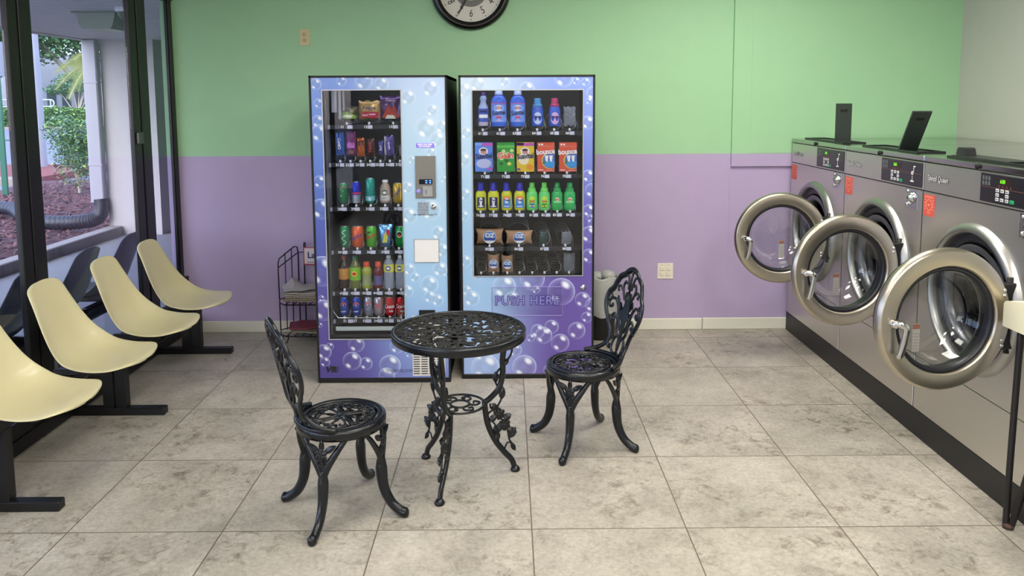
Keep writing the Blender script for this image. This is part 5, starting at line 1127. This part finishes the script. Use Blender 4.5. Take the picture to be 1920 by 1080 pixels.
def washer(i, y_far, label, ang, lid, left_gap):
    t = thing('washing_machine', label, 'washing machine', (XF, y_far, 0), -PI/2, 'front-loading washers')
    CX, CZ = .438, .808; W0, W1 = .004, WW-.004
    m = MB()
    m.box(W0, W0+.01, .012, 1.15, .14, 1.376); m.box(W1-.01, W1, .012, 1.15, .14, 1.376); m.box(W0, W1, 1.14, 1.15, .14, 1.376); m.box(W0, W1, .012, 1.15, .14, .15)
    m.build('cabinet', BEZ, t)
    m = MB(); plate_hole(m, W0, W1, .411, 1.233, CX, CZ, .300, 0); m.build('front_panel', STEEL, t)
    MB().box(W0, W1, 0, .012, .141, .406, 0, .002).build('lower_panel', STEEL, t)
    MB().box(W0, W1, 0, .012, 1.238, 1.373, 0, .0015).build('control_fascia', STEEL, t)
    m = MB(); m.box(0, .0035, .006, .5, .14, 1.40); m.box(WW-.0035, WW, .006, .5, .14, 1.40); m.box(W0, W1, .009, .02, 1.232, 1.239); m.box(W0, W1, .009, .02, .405, .412); m.box(W0, W1, .01, .02, 1.373, 1.379); m.build('seam', GAP, t)
    m = MB(); m.box(W0-.002, W1+.002, -.004, 1.17, 1.378, 1.405, 0, .004); m.build('top_panel', STEELT, t)
    m = MB(); m.lathe([(0, .012), (.007, .012), (.011, .010), (.012, 0)], (.434, -.004, 1.391), (0, -1, 0), 18); m.build('top_lock', GAP, t)
    # porthole surround, gasket and drum
    m = MB(); m.lathe([(.334, 0), (.33, .012), (.318, .026), (.304, .032), (.295, .028), (.29, .012), (.288, -.01)], (CX, 0, CZ), (0, -1, 0), 72); m.build('porthole_bezel', BEZ, t)
    m = MB(); m.lathe([(.302, -.006), (.285, -.004), (.262, .004), (.255, .0), (.235, -.02), (.222, -.05), (.20, -.075), (.205, -.09)], (CX, 0, CZ), (0, -1, 0), 64); m.build('gasket', RUB, t)
    m = MB(); m.lathe([(.196, -.08), (.204, -.09), (.27, -.12), (.275, -.2), (.275, -.48), (.1, -.5), (0, -.5)], (CX, 0, CZ), (0, -1, 0), 56)
    for q in range(3):
        a = R(90+120*q); m.prism([(-.03, .20), (.03, .20), (.05, .272), (-.05, .272)], .15, .46, 'xz')
        blk = m.v[-8:]; Mx = Matrix.Translation((CX, 0, CZ)) @ Matrix.Rotation(a, 4, 'Y'); m.v[-8:] = [tuple(Mx @ Vector(p)) for p in blk]
    m.build('drum', DRUM, t)
    m = MB(); m.lathe([(.24, .0), (.222, .006), (.206, -.004), (.2, -.03)], (CX, 0, CZ), (0, -1, 0), 56); m.build('tub_ring', mat('tub_ring_grey', (96, 98, 104), .3, .6), t)
    # control panel
    P = lambda u, v: on_face(u, v, 3.718)
    pn = MB().box(.454, .862, -.004, .0, 1.246, 1.367, 0, .002).build('control_panel', PAN, t)
    m = MB(); m.box(.456, .86, -.0046, -.004, 1.310, 1.3112); m.build('panel_line', mat('panel_copper_line', (140, 88, 70), .5), pn)
    a = P(1876, 336); b = P(1889, 347); m = MB(); m.box(a[0]-.008, b[0]+.03, -.0046, -.004, b[1]-.004, a[1]+.004); m.build('display_window', mat('display_dark', (44, 30, 26), .3), pn)
    m = MB(); text(m, ('8:00', '8:00', '6:00')[i], ((a[0]+b[0])/2, -.0056, (a[1]+b[1])/2), .022, off=.01, sx=.85); m.build('display_digits', LED, pn)
    kx = [P(1870, 360)[0], P(1880, 360)[0], P(1890, 360)[0]]; x0 = .573
    for (c_, r_) in ((0, 0), (1, 0), (2, 0), (0, 1), (2, 1), (0, 2), (1, 2), (2, 2)):
        xx = x0+.031*c_; zz = 1.302-.0185*r_
        k = MB().box(xx-.0105, xx+.0105, -.007, -.004, zz-.007, zz+.007, 0, .0015).build('key', KEY, pn); MB().box(xx-.006, xx+.006, -.0075, -.007, zz-.001, zz+.002).build('key_print', BK, k)
    MB().box(.654, .681, -.007, -.004, 1.257, 1.272, 0, .0015).build('start_key', GRNK, pn)
    m = MB()
    for c_ in range(3):
        for r_ in range(2): m.box(.468+.02*c_, .481+.02*c_, -.0048, -.004, 1.339-.022*r_, 1.356-.022*r_)
    m.build('cycle_legend', mat('legend_grey', (90, 96, 98), .5), pn)
    m = MB()
    for c_ in range(4): m.box(.577+.025*c_, .583+.025*c_, -.0047, -.004, 1.315, 1.324)
    m.build('status_marks', mat('status_red', (120, 56, 50), .5), pn)
    m = MB(); m.lathe([(.0055, 0), (.009, 0), (.009, .002), (.0055, .002)], (.775, -.004, 1.312), (0, -1, 0), 16, closed=True); m.box(.784, .787, -.0048, -.004, 1.32, 1.345); m.box(.784, .80, -.0048, -.004, 1.343, 1.349); m.box(.774, .776, -.0048, -.004, 1.275, 1.30); m.box(.76, .79, -.0055, -.004, 1.268, 1.274); m.build('coin_symbol', WTXT, pn)
    m = MB()
    for k in range(8): text(m, 'Speed Queen', (.125+.0022*math.cos(k*PI/4), -.0012-.00002*k, 1.303+.0022*math.sin(k*PI/4)), .040, off=.0, shear=.12, sx=.78)
    m.build('badge_backing', mat('badge_dark', (70, 70, 74), .4), t)
    m = MB(); text(m, 'Speed Queen', (.125, -.0022, 1.303), .040, off=.0, shear=.12, sx=.78); m.build('badge_lettering', mat('badge_silver', (222, 222, 222), .35), t)
    st = MB().box(.012, .105, -.0012, 0, 1.118, 1.221).build('sticker', STK, t)
    m = MB(); m.lathe([(.024, .0014), (.028, .0014)], (.058, 0, 1.172), (0, -1, 0), 24); m.box(.022, .095, -.0016, -.0012, 1.207, 1.212)
    for s_ in (-1, 1):
        for q in range(4): m.box(.058+s_*.034-.004, .058+s_*.034+.004, -.0016, -.0012, 1.148+.015*q, 1.154+.015*q)
    m.box(.045, .07, -.0016, -.0012, 1.132, 1.137); m.box(.048, .067, -.0016, -.0012, 1.168, 1.176); m.build('sticker_print', STK2, st)
    m = MB(); m.box(.718, .832, -.003, 0, 1.132, 1.232, 0, .001); cpl = m.build('coin_plate', mat('zinc_plate', (188, 190, 194), .22, .95, bump=.5, bscale=30), t)
    m = MB(); m.lathe([(0, .026), (.010, .026), (.013, .022), (.024, .014), (.028, .004), (.029, 0)], (.785, -.003, 1.19), (0, -1, 0), 24, sx=.9); m.build('coin_drop', CHROME, cpl)
    m = MB(); m.box(.782, .787, -.0292, -.0286, 1.182, 1.197); m.build('coin_slot', GAP, cpl)
    m = MB(); m.lathe([(0, .014), (.006, .014), (.009, .008), (.010, 0)], (.748, -.003, 1.152), (0, -1, 0), 16); m.build('lock', CHROME, cpl); m = MB(); m.lathe([(0, .009), (.006, .008), (.008, 0)], (.742, -.003, 1.218), (0, -1, 0), 14); m.build('lock', CHROME, cpl)
    m = MB()
    for x_ in (.03, WW-.03): m.lathe([(0, .003), (.004, .002), (.005, 0)], (x_, 0, .385), (0, -1, 0), 10)
    m.build('panel_screws', CHROME, t)
    # soap dispenser on the top
    m = MB(); z = 1.405
    m.box(.09, .70, .055, .067, z, z+.009); m.box(.09, .70, .19, .202, z, z+.009); m.box(.09, .102, .067, .19, z, z+.009); m.box(.688, .70, .067, .19, z, z+.009); m.box(.102, .688, .067, .19, z, z+.002)
    m.build('dispenser_frame', mat('dispenser_black', (20, 26, 24), .35), t)
    LM = mat('dispenser_black')
    if lid is None:
        m = MB(); m.box(.104, .52, .068, .189, z+.003, z+.012, 0, .002); m.build('dispenser_lid', LM, t)
        m = MB(); m.prism([(.085, z+.012), (.165, z+.012), (.155, z+.042), (.145, z+.048), (.105, z+.048), (.095, z+.042)], .10, .15); m.build('lid_knob', mat('knob_dark', (34, 36, 38), .5), t)
    else:
        m = MB(); L_ = .245; hw = .05
        m.box(-hw, hw, -.005, .005, 0, L_-.055); m.box(-hw, hw, -.005, .005, L_-.038, L_); m.box(-hw, -.022, -.005, .005, L_-.055, L_-.038); m.box(.022, hw, -.005, .005, L_-.055, L_-.038); m.box(-.022, .022, .0045, .005, L_-.055, L_-.038)
        # lid plane spans the cabinet depth; it leans towards +x (the next machine)
        Mx = Matrix.Translation((lid[0], .12, z+.004)) @ Matrix.Rotation(R(lid[1]), 4, 'Y') @ Matrix.Rotation(R(lid[2]), 4, 'Z')
        m.xf(Mx); dl = m.build('dispenser_lid', mat('dispenser_lid_dark', (40, 50, 45), .45), t)
        m = MB(); m.box(-.022, .022, -.0062, .0062, L_-.054, L_-.040); m.xf(Mx); m.build('finger_slot', GAP, dl)
    # the open door
    d = MB(); c = (-.29, 0, 0)
    d.lathe([(.206, -.012), (.206, .006), (.208, .016), (.213, .020), (.2135, .0202), (.2655, .0165), (.2665, .0162), (.2725, .010), (.277, .001), (.278, -.008), (.274, -.022), (.262, -.028), (.212, -.028), (.206, -.012)], c, (0, -1, 0), 96)
    do = d.build('door', RINGM, t, 'open round steel door with a bulging glass', loc=(.732, -.020, .815), rot=(0, 0, R(ang))); do.scale = (1.035,)*3
    d = MB(); d.lathe([(.190, -.012), (.190, .004), (.196, .010), (.207, .010), (.208, -.012), (.20, -.03), (.192, -.03), (.190, -.012)], c, (0, -1, 0), 72); d.build('door_gasket', RUB, do)
    d = MB(); d.lathe([(.262, -.027), (.262, -.045), (.235, -.052), (.20, -.06), (.193, -.045), (.193, -.028)], c, (0, -1, 0), 72); d.build('inner_ring', mat('black_inner_ring', (24, 24, 28), .3), do)
    d = MB(); d.lathe([(.192, -.02), (.188, -.06), (.176, -.10), (.15, -.128), (.11, -.14), (0, -.145)], c, (0, -1, 0), 64)
    d.build('glass_bowl', BOWL, do, fix=True)
    h = MB(); hx = -.29-.216
    h.lathe([(0, .03), (.012, .03), (.016, .022), (.019, .0)], (hx, -.014, .0), (0, -1, 0), 16, sx=1.3)
    h.tube(smooth_path([(hx-.012, -.03, .0), (hx+.004, -.05, .004), (hx+.022, -.058, -.006), (hx+.022, -.056, -.03), (hx+.014, -.05, -.09), (hx+.006, -.044, -.128)], 5), [.012, .013, .014, .014, .014, .014, .014, .014, .014, .014, .014, .014, .014, .014, .014, .014, .014, .014, .0145, .0145, .0145, .0145, .0145, .0145, .012, .008], 10, flat=.6, up=(0, 1, 0))
    h.build('door_handle', CHROME, do)
    h = MB(); h.box(-.045, .01, -.008, .03, -.13, .13, 0, .004); h.cyl((-.004, .012, -.15), (-.004, .012, .15), .011, n=14); h.build('hinge', mat('hinge_black', (26, 26, 28), .4, .4), do)
    for zz in (.088, .108, -.088, -.108): h = MB(); h.ell((-.052, -.018, zz), (.008, .006, .008), 12, 6); h.build('hinge_bolt', CHROME, do)
    lx = (.015, -.03, -.09)[i]; lb = MB().box(-.306+lx, -.275+lx, .028, .029, -.13, -.02, 0); lo = lb.build('warning_label', mat('label_white', (150, 148, 146), .6), do); MB().box(-.305+lx, -.276+lx, .0272, .028, -.04, -.022).build('label_header', mat('label_orange', (128, 84, 66), .6), lo)
    q = MB()
    for k in range(6): q.box(-.302+lx, -.279+lx, .0274, .028, -.06-.012*k, -.058-.012*k)
    q.build('label_print', mat('label_print_grey', (120, 120, 120), .6), lo)
    return t
washer(0, 5.47, 'farthest open-door washer, beside the lilac back wall, dispenser lid standing straight up', 87, (.55, 0, 90), True)
washer(1, 4.594, 'middle open-door washer with its dispenser lid leaning', 97, (.48, 32, 90), True)
washer(2, 3.718, 'nearest open-door washer, dispenser closed, cut by the right edge', 98, None, True)
# ------------------------------------------------------------------ outdoors
CONC = mat('walkway_concrete', (128, 128, 136), .8, bump=.3, bscale=40, var=.1, vscale=2)
STUC = mat('stucco', (184, 180, 182), .85, bump=.8, bscale=70, var=.03)
x_c = -4.94
struct(MB().box(x_c, XW-.12, -6, 12.5, -.12, -.001).build('path', CONC), 'concrete walkway outside the window')
m = MB(); m.box(x_c-.17, x_c, -6, 9.74, -.1, .118, 0, .01); struct(m.build('curb', mat('curb_concrete', (146, 140, 138), .85, bump=.4, bscale=50, var=.15, vscale=3)), 'low concrete curb edging the mulch bed')
# covered walkway soffit with thin boards along x
m = MB(); n = 0; y = -6.0; SG = mat('soffit_groove', (96, 96, 108), .8)
while y < 16:
    m.box(-5.24, XW-.08, y, y+.13, 2.47, 2.50); m.box(-5.24, XW-.08, y+.13, y+.155, 2.482, 2.50, 1); y += .155
m.box(-5.32, -5.24, -6, 16, 2.455, 2.75)
struct(m.build('soffit', [mat('soffit_vinyl', (200, 200, 206), .6, bump=.1), SG]), 'pale vinyl soffit over the walkway')
m = MB(); m.box(-5.107, -4.44, 9.75, 12.5, -.1, 2.47); struct(m.build('wall_outer', STUC), 'stucco column wall at the end of the walkway')
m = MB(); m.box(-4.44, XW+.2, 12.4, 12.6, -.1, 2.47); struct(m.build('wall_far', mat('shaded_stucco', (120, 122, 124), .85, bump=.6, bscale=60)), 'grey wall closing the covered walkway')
m = MB(); m.box(XW-.1, XW-.02, YB+.12, 12.5, 0, 2.47); struct(m.build('wall_shopfront', mat('shopfront_dark', (70, 74, 80), .3)))
# ceiling light fixture and camera dome under the soffit
t = thing('walkway_light', 'translucent wraparound light fixture under the soffit', 'ceiling light', (-3.72, 6.75, 2.47))
m = MB(); m.prism([(0, 0), (.34, 0), (.31, -.12), (.29, -.15), (.05, -.15), (.02, -.11)], 0, .4, 'xz'); m.build('lens', mat('lens_plastic', (150, 160, 152), .35, alpha=.85, bump=.3, bscale=80), t)
m = MB(); m.box(-.03, .36, -.02, .42, -.014, 0); m.build('fixture_base', mat('fixture_grey', (110, 112, 112), .5), t)
t = thing('camera_dome', 'small white-rimmed security camera dome under the soffit', 'camera', (-3.16, 6.5, 2.47))
m = MB(); m.lathe([(.0, -.0), (.085, 0), (.09, -.03), (.075, -.04)], n=28); m.build('housing', WHT, t); m = MB(); m.lathe([(.074, -.035), (.066, -.07), (.04, -.10), (0, -.112)], n=24); m.build('dome', mat('smoked_dome', (70, 84, 80), .15), t)
# downspout with corrugated drain pipe
t = thing('downspout', 'white square downspout with a black corrugated drain pipe over the mulch', 'downspout', (-5.19, 9.70, 0))
m = MB(); m.box(-.085, .085, -.06, .05, .42, 2.47, 0, .012); m.box(-.09, .09, -.065, .05, 1.93, 1.945); m.box(-.09, .09, -.065, .05, .9, .915); m.build('pipe', mat('downspout_white', (158, 157, 168), .45), t)
m = MB(); pts = smooth_path([(.02, -.01, .47), (.03, -.02, .36), (.0, -.04, .25), (-.12, -.05, .20), (-.4, -.02, .17), (-.8, .1, .16), (-1.25, .45, .17), (-1.7, .9, .22), (-2.3, 1.2, .21), (-3.4, 1.3, .19)], 22)
m.tube(pts, [.085+.0085*(1 if (i//2) % 2 else -1)*(1 if i > 40 else 0) for i in range(len(pts))], 12); m.build('drain_hose', mat('corrugated_black', (30, 33, 44), .45), t)
# mulch bed: a mound of chips
m = MB(); rnd = random.Random(11); nx, ny = 60, 70; vs = []
def bedz(x, y): return .06+.05*math.sin(x*1.3+y*.4)+.03*math.sin(y*1.7)
for i in range(nx+1):
    for j in range(ny+1):
        x = -5.11-4.6*i/nx; y = 3+12.6*j/ny; vs.append((x, y, bedz(x, y)+rnd.uniform(-.012, .012)))
m.add(vs, [(i*(ny+1)+j, (i+1)*(ny+1)+j, (i+1)*(ny+1)+j+1, i*(ny+1)+j+1) for i in range(nx) for j in range(ny)])
struct(m.build('mulch_bed', mat('mulch_brown', (78, 46, 48), .9, bump=1, bscale=18, var=.55, vscale=14)), 'bed of brown bark mulch')
m = MB()
for k in range(7000):
    x = -5.12-rnd.random()*4.3; y = 6.5+rnd.random()*8.5; z = bedz(x, y)+.012; a = rnd.random()*PI; l = rnd.uniform(.02, .055); w = rnd.uniform(.006, .014); c, s = math.cos(a), math.sin(a); t_ = rnd.uniform(-.02, .03)
    P = [(x+l*c-w*s, y+l*s+w*c, z+t_), (x-l*c-w*s, y-l*s+w*c, z-t_*.3), (x-l*c+w*s, y-l*s-w*c, z-t_*.3+.004), (x+l*c+w*s, y+l*s-w*c, z+t_+.004)]
    m.add(P, [(0, 1, 2, 3)], k % 2)
o = m.build('bark_chips', [mat('bark_a', (84, 50, 50), .9, var=.3), mat('bark_b', (112, 74, 70), .9, var=.3)], fix=False); tag(o, 'loose reddish brown bark chips covering the bed', 'mulch', kind='stuff')
# ground beyond
struct(MB().box(-160, -5.0, -40, 200, -.3, -.02).build('parking_lot', mat('asphalt_pale', (112, 113, 130), .8, bump=.2, bscale=20, var=.06, vscale=.6)), 'pale asphalt parking lot')
p = on_ground(40, 345); 
m = MB(); m.box(-26, -9.9, 15.9, 16.25, -.05, .14, 0, .03); struct(m.build('lot_curb', mat('tan_curb', (138, 124, 112), .85)), 'tan curb of the parking island')
m = MB(); m.box(-26, -9.9, 16.25, 19.6, -.05, .13); struct(m.build('island_bed', mat('red_mulch', (120, 60, 54), .9, bump=1, bscale=10, var=.5, vscale=8)), 'parking island covered in red mulch')
for k in range(6):
    m = MB(); m.box(-12.5-1.0*k, -9.2-1.0*k, 13.0+.45*k, 13.1+.45*k, -.02, -.014); struct(m.build('painted_line', mat('line_pale_blue', (150, 166, 178), .7)))
m = MB(); m.box(-34, -24, 36, 36.25, -.02, -.01); m.box(-60, -20, 50.5, 51, -.02, .14); struct(m.build('far_curb', mat('tan_curb')))
# sign post, utility pole
t = thing('sign_post', 'dark green steel post of a parking sign, partly hidden by the mullion', 'sign', (-8.95, 13.62, 0))
m = MB(); m.box(-.05, .05, -.02, .02, -.02, 2.9, 0, .006); m.build('post', mat('post_green', (22, 88, 66), .5), t); m = MB(); m.box(-.16, .16, -.035, -.025, 2.15, 2.75, 0, .01); m.build('sign_plate', mat('sign_grey_back', (96, 102, 120), .4, .5), t)
m = MB(); m.box(-1.6, .35, -.01, .01, 1.02, 1.045); m.build('rail', mat('post_green'), t)
t = thing('utility_pole', 'weathered pale concrete utility pole beyond the parking island', 'pole', (-11.55, 18.9, 0))
m = MB(); m.lathe([(.19, -.05), (.165, 3), (.14, 8)], n=16); m.build('shaft', mat('pole_grey', (150, 147, 152), .8, bump=.4, var=.12, vscale=3), t)
# planting
LG = [mat('leaf_dark', (52, 84, 50), .55, var=.3), mat('leaf_mid', (84, 122, 66), .55, var=.3), mat('leaf_light', (142, 176, 84), .5, var=.25), mat('leaf_blue', (98, 132, 108), .5, var=.25)]
TRK = mat('bark_pale', (176, 164, 148), .8, bump=.5, var=.15)
def leaves(m, rnd, n, fn, sz, mis):
    for k in range(n):
        p = fn(); a = rnd.uniform(0, 2*PI); b = rnd.uniform(-1, 1); s = sz*rnd.uniform(.6, 1.3)
        d = Vector((math.cos(a), math.sin(a), b*.8)).normalized(); e = d.cross(Vector((rnd.uniform(-1, 1), rnd.uniform(-1, 1), 1))).normalized()
        m.add([p-d*s, p+e*s*.45, p+d*s, p-e*s*.45], [(0, 1, 2, 3)], mis[k % len(mis)])
def shrub(name, label, cat, c, r, n, sz, mis, stems=6, seed=1, group=None, trunk_h=None, tr=.02, blobs=9):
    rnd = random.Random(seed); t = thing(name, label, cat, c, 0, group); m = MB(); base = trunk_h or 0
    bl = [(Vector((rnd.uniform(-.55, .55)*r[0], rnd.uniform(-.55, .55)*r[1], base+r[2]+rnd.uniform(-.6, .6)*r[2])), rnd.uniform(.35, .6)) for _ in range(blobs)]
    def fn():
        q, s = bl[rnd.randrange(len(bl))]; v = Vector((rnd.gauss(0, 1), rnd.gauss(0, 1), rnd.gauss(0, 1))).normalized()*(.55+.45*rnd.random())
        return q+Vector((v.x*r[0]*s, v.y*r[1]*s, v.z*r[2]*s))
    leaves(m, rnd, n, fn, sz, mis); m.build('foliage', LG, t, fix=False)
    m = MB()
    for k in range(stems):
        a = 2*PI*k/stems; q = bl[k % len(bl)][0]
        m.tube(smooth_path([(.04*math.cos(a)*stems*tr*8, .04*math.sin(a)*stems*tr*8, -.03), (q.x*.25, q.y*.25, q.z*.4), (q.x, q.y, q.z)], 4), [tr*(1-.07*i) for i in range(9)], 6)
    m.build('stems', TRK if trunk_h else mat('stem_brown', (92, 76, 62), .8), t); return t
shrub('leafy_bush', 'upright small-leaved green bush in the mulch bed', 'bush', (-7.62, 13.6, .05), (.66, .5, .62), 9000, .03, [0, 3, 1, 3, 2], 6, 3, trunk_h=.22, tr=.018, blobs=16)
shrub('leafy_bush', 'second bush partly hidden behind the white downspout', 'bush', (-6.7, 14.1, .05), (.35, .4, .5), 3000, .03, [0, 3, 1], 5, 9, trunk_h=.2, tr=.016)
m = MB(); rnd = random.Random(6); Y0 = 52.5
def hf():
    f = rnd.random(); x = rnd.uniform(-56, -18)
    if f < .6: return Vector((x, Y0+rnd.uniform(-.15, .1), rnd.uniform(.0, 1.25)))
    return Vector((x, Y0+rnd.uniform(0, 1.8), 1.25+rnd.uniform(-.08, .08)))
m.box(-56, -18, Y0+.1, Y0+1.8, 0, 1.2, 0); leaves(m, rnd, 16000, hf, .11, [0, 1, 1, 2])
t = thing('hedge', 'long clipped hedge across the far side of the parking lot', 'hedge', (0, 0, 0)); m.build('foliage', LG, t, fix=False)
for k, (x, y, r) in enumerate(((-36.5, 62, (2.1, 1.5, .75)), (-32.2, 62, (2.2, 1.5, .75)), (-42.5, 62, (2.4, 1.5, .8)))):
    shrub('clipped_shrub', ('rounded clipped shrub below the building, left of the gap', 'rounded clipped shrub below the building beside the downspout', 'rounded shrub behind the hedge at the far left')[k], 'bush', (x, y, 0), r, 3500, .13, [2, 1, 2, 1], 3, 20+k, 'clipped shrubs before the building')
# white building with dark openings
t = thing('white_building', 'low white building with dark windows beyond the hedge', 'building', (0, 0, 0))
m = MB(); m.box(-90, -10, 78, 90, 0, 6.5); m.build('walls', mat('white_render', (150, 152, 160), .8), t)
for k, u in enumerate((96, 124, 148, 171, 24, 50)):
    c = at(u, 168, 78); MB().box(c.x-.42, c.x+.42, 77.9, 78.0, .8, 3.0).build('window', mat('far_glass', (58, 66, 82), .2), t)
# railing
t = thing('metal_railing', 'white tube railing behind the hedge near the pole', 'railing', (0, 0, 0))
a = at(88, 187, 57); b_ = at(101, 187, 57); m = MB(); m.tube([(a.x-5, 57, a.z)]+[(b_.x-.25+.25*math.cos(R(90-18*k)), 57, a.z-.25+.25*math.sin(R(90-18*k))) for k in range(11)]+[(a.x-5, 57, a.z-.5)], .05, 8); m.cyl((b_.x-.25, 57, 0), (b_.x-.25, 57, a.z), .05, n=8); m.build('tubes', mat('railing_white', (170, 182, 176), .5), t)
# trees
shrub('shade_tree', 'broad dark oak canopy beyond the building', 'tree', (-35, 66, 0), (9, 5, 4.6), 26000, .24, [0, 0, 1, 3], 4, 31, 'trees beyond the parking lot', 4.0, .22, 16)
shrub('shade_tree', 'bright green tree with a pale trunk at the far left', 'tree', (-41.5, 57, 0), (4.4, 3, 2.9), 15000, .2, [1, 2, 2, 0], 3, 33, 'trees beyond the parking lot', 3.0, .25, 12)
shrub('shade_tree', 'dark green tree left of the white building behind the mullion', 'tree', (-48.5, 70, 0), (3.6, 3, 5), 14000, .28, [0, 1, 0], 4, 37, 'trees beyond the parking lot', 1.0, .3, 16)
shrub('shade_tree', 'dark tree hidden mostly by the stucco column', 'tree', (-22, 72, 0), (9, 5, 5), 16000, .28, [0, 1, 0], 4, 41, 'trees beyond the parking lot', 2.0, .3, 14)
shrub('small_tree', 'loose multi-stemmed small tree before the white building', 'tree', (-33.4, 60, 0), (3.0, 1.6, 1.1), 5200, .12, [3, 1, 3], 6, 35, None, 2.2, .07, 9)
t = thing('palm', 'yellow-green palm fronds showing left of the downspout', 'palm', (-15.6, 30, 0)); m = MB(); rnd = random.Random(8)
top = at(178, 118, 30); top = Vector((top.x, 0, top.z)); base = Vector((-15.6, 0, 0)); top.x += 15.6
for k in range(15):
    a = R(100+160*k/14)+rnd.uniform(-.1, .1); L_ = rnd.uniform(1.1, 1.5); fr = []
    for i in range(9):
        s = i/8; fr.append(top+Vector((math.cos(a)*L_*s, .5*math.sin(k*2.0)*s, math.sin(a)*L_*s*.7+.35*s-1.0*s*s)))
    m.tube(fr, .012, 4, mi=1)
    for i in range(1, 9):
        for q in range(4):
            p = fr[i-1].lerp(fr[i], q/4); d = (fr[i]-fr[i-1]).normalized()
            for s_ in (-1, 1):
                e = (d*.8+Vector((0, s_*.8, -.45*s_))).normalized(); l = .42*(1-.55*i/9); w_ = d.cross(e).normalized()*.0+d*.016
                m.add([p-w_, p+w_, p+e*l+w_*.2, p+e*l-w_*.2], [(0, 1, 2, 3)], 0)
m.build('fronds', [mat('palm_yellow', (188, 192, 110), .5, var=.2), mat('palm_rib', (176, 172, 130), .6)], t, fix=False); m = MB(); m.tube([(0, 0, 0), (top.x*.5, 0, top.z*.5), (top.x, 0, top.z)], [.16, .13, .12], 10); m.build('trunk', TRK, t)

# ------------------------------------------------------------------ light
W = bpy.data.worlds.new('daylight'); S.world = W; W.use_nodes = True; N = W.node_tree.nodes; L = W.node_tree.links
sky = N.new('ShaderNodeTexSky'); sky.sky_type = 'NISHITA'; sky.sun_disc = False; sky.sun_elevation = R(38); sky.sun_rotation = R(200); sky.air_density = 1.0; sky.dust_density = 2.5
mixn = N.new('ShaderNodeMix'); mixn.data_type = 'RGBA'; mixn.inputs[0].default_value = .55; mixn.inputs[7].default_value = (2.7, 3.1, 4.4, 1)
L.new(sky.outputs[0], mixn.inputs[6]); bg = N['Background']; L.new(mixn.outputs[2], bg.inputs['Color']); bg.inputs['Strength'].default_value = 1.3
def area(name, loc, rot, sx, sy, e, c):
    l = bpy.data.lights.new(name, 'AREA'); l.shape = 'RECTANGLE'; l.size = sx; l.size_y = sy; l.energy = e; l.color = c
    o = bpy.data.objects.new(name, l); COL.objects.link(o); o.location = loc; o.rotation_euler = rot; return o
for i, (x, y, e) in enumerate([(1.6, 3.9, 26), (.15, 3.2, 17), (1.6, 1.2, 29), (.15, .6, 25), (-1.3, 1.8, 12), (1.6, -1.5, 25), (-.6, -1.8, 20)]):
    area('troffer_lamp', (x, y, ZC-.03), (0, 0, 0), .55, 1.15, e, (1, .965, .91))
S.view_settings.view_transform = 'Standard'; S.view_settings.look = 'None'; S.view_settings.gamma = 1; S.view_settings.exposure = 0
S.view_settings.use_curve_mapping = False
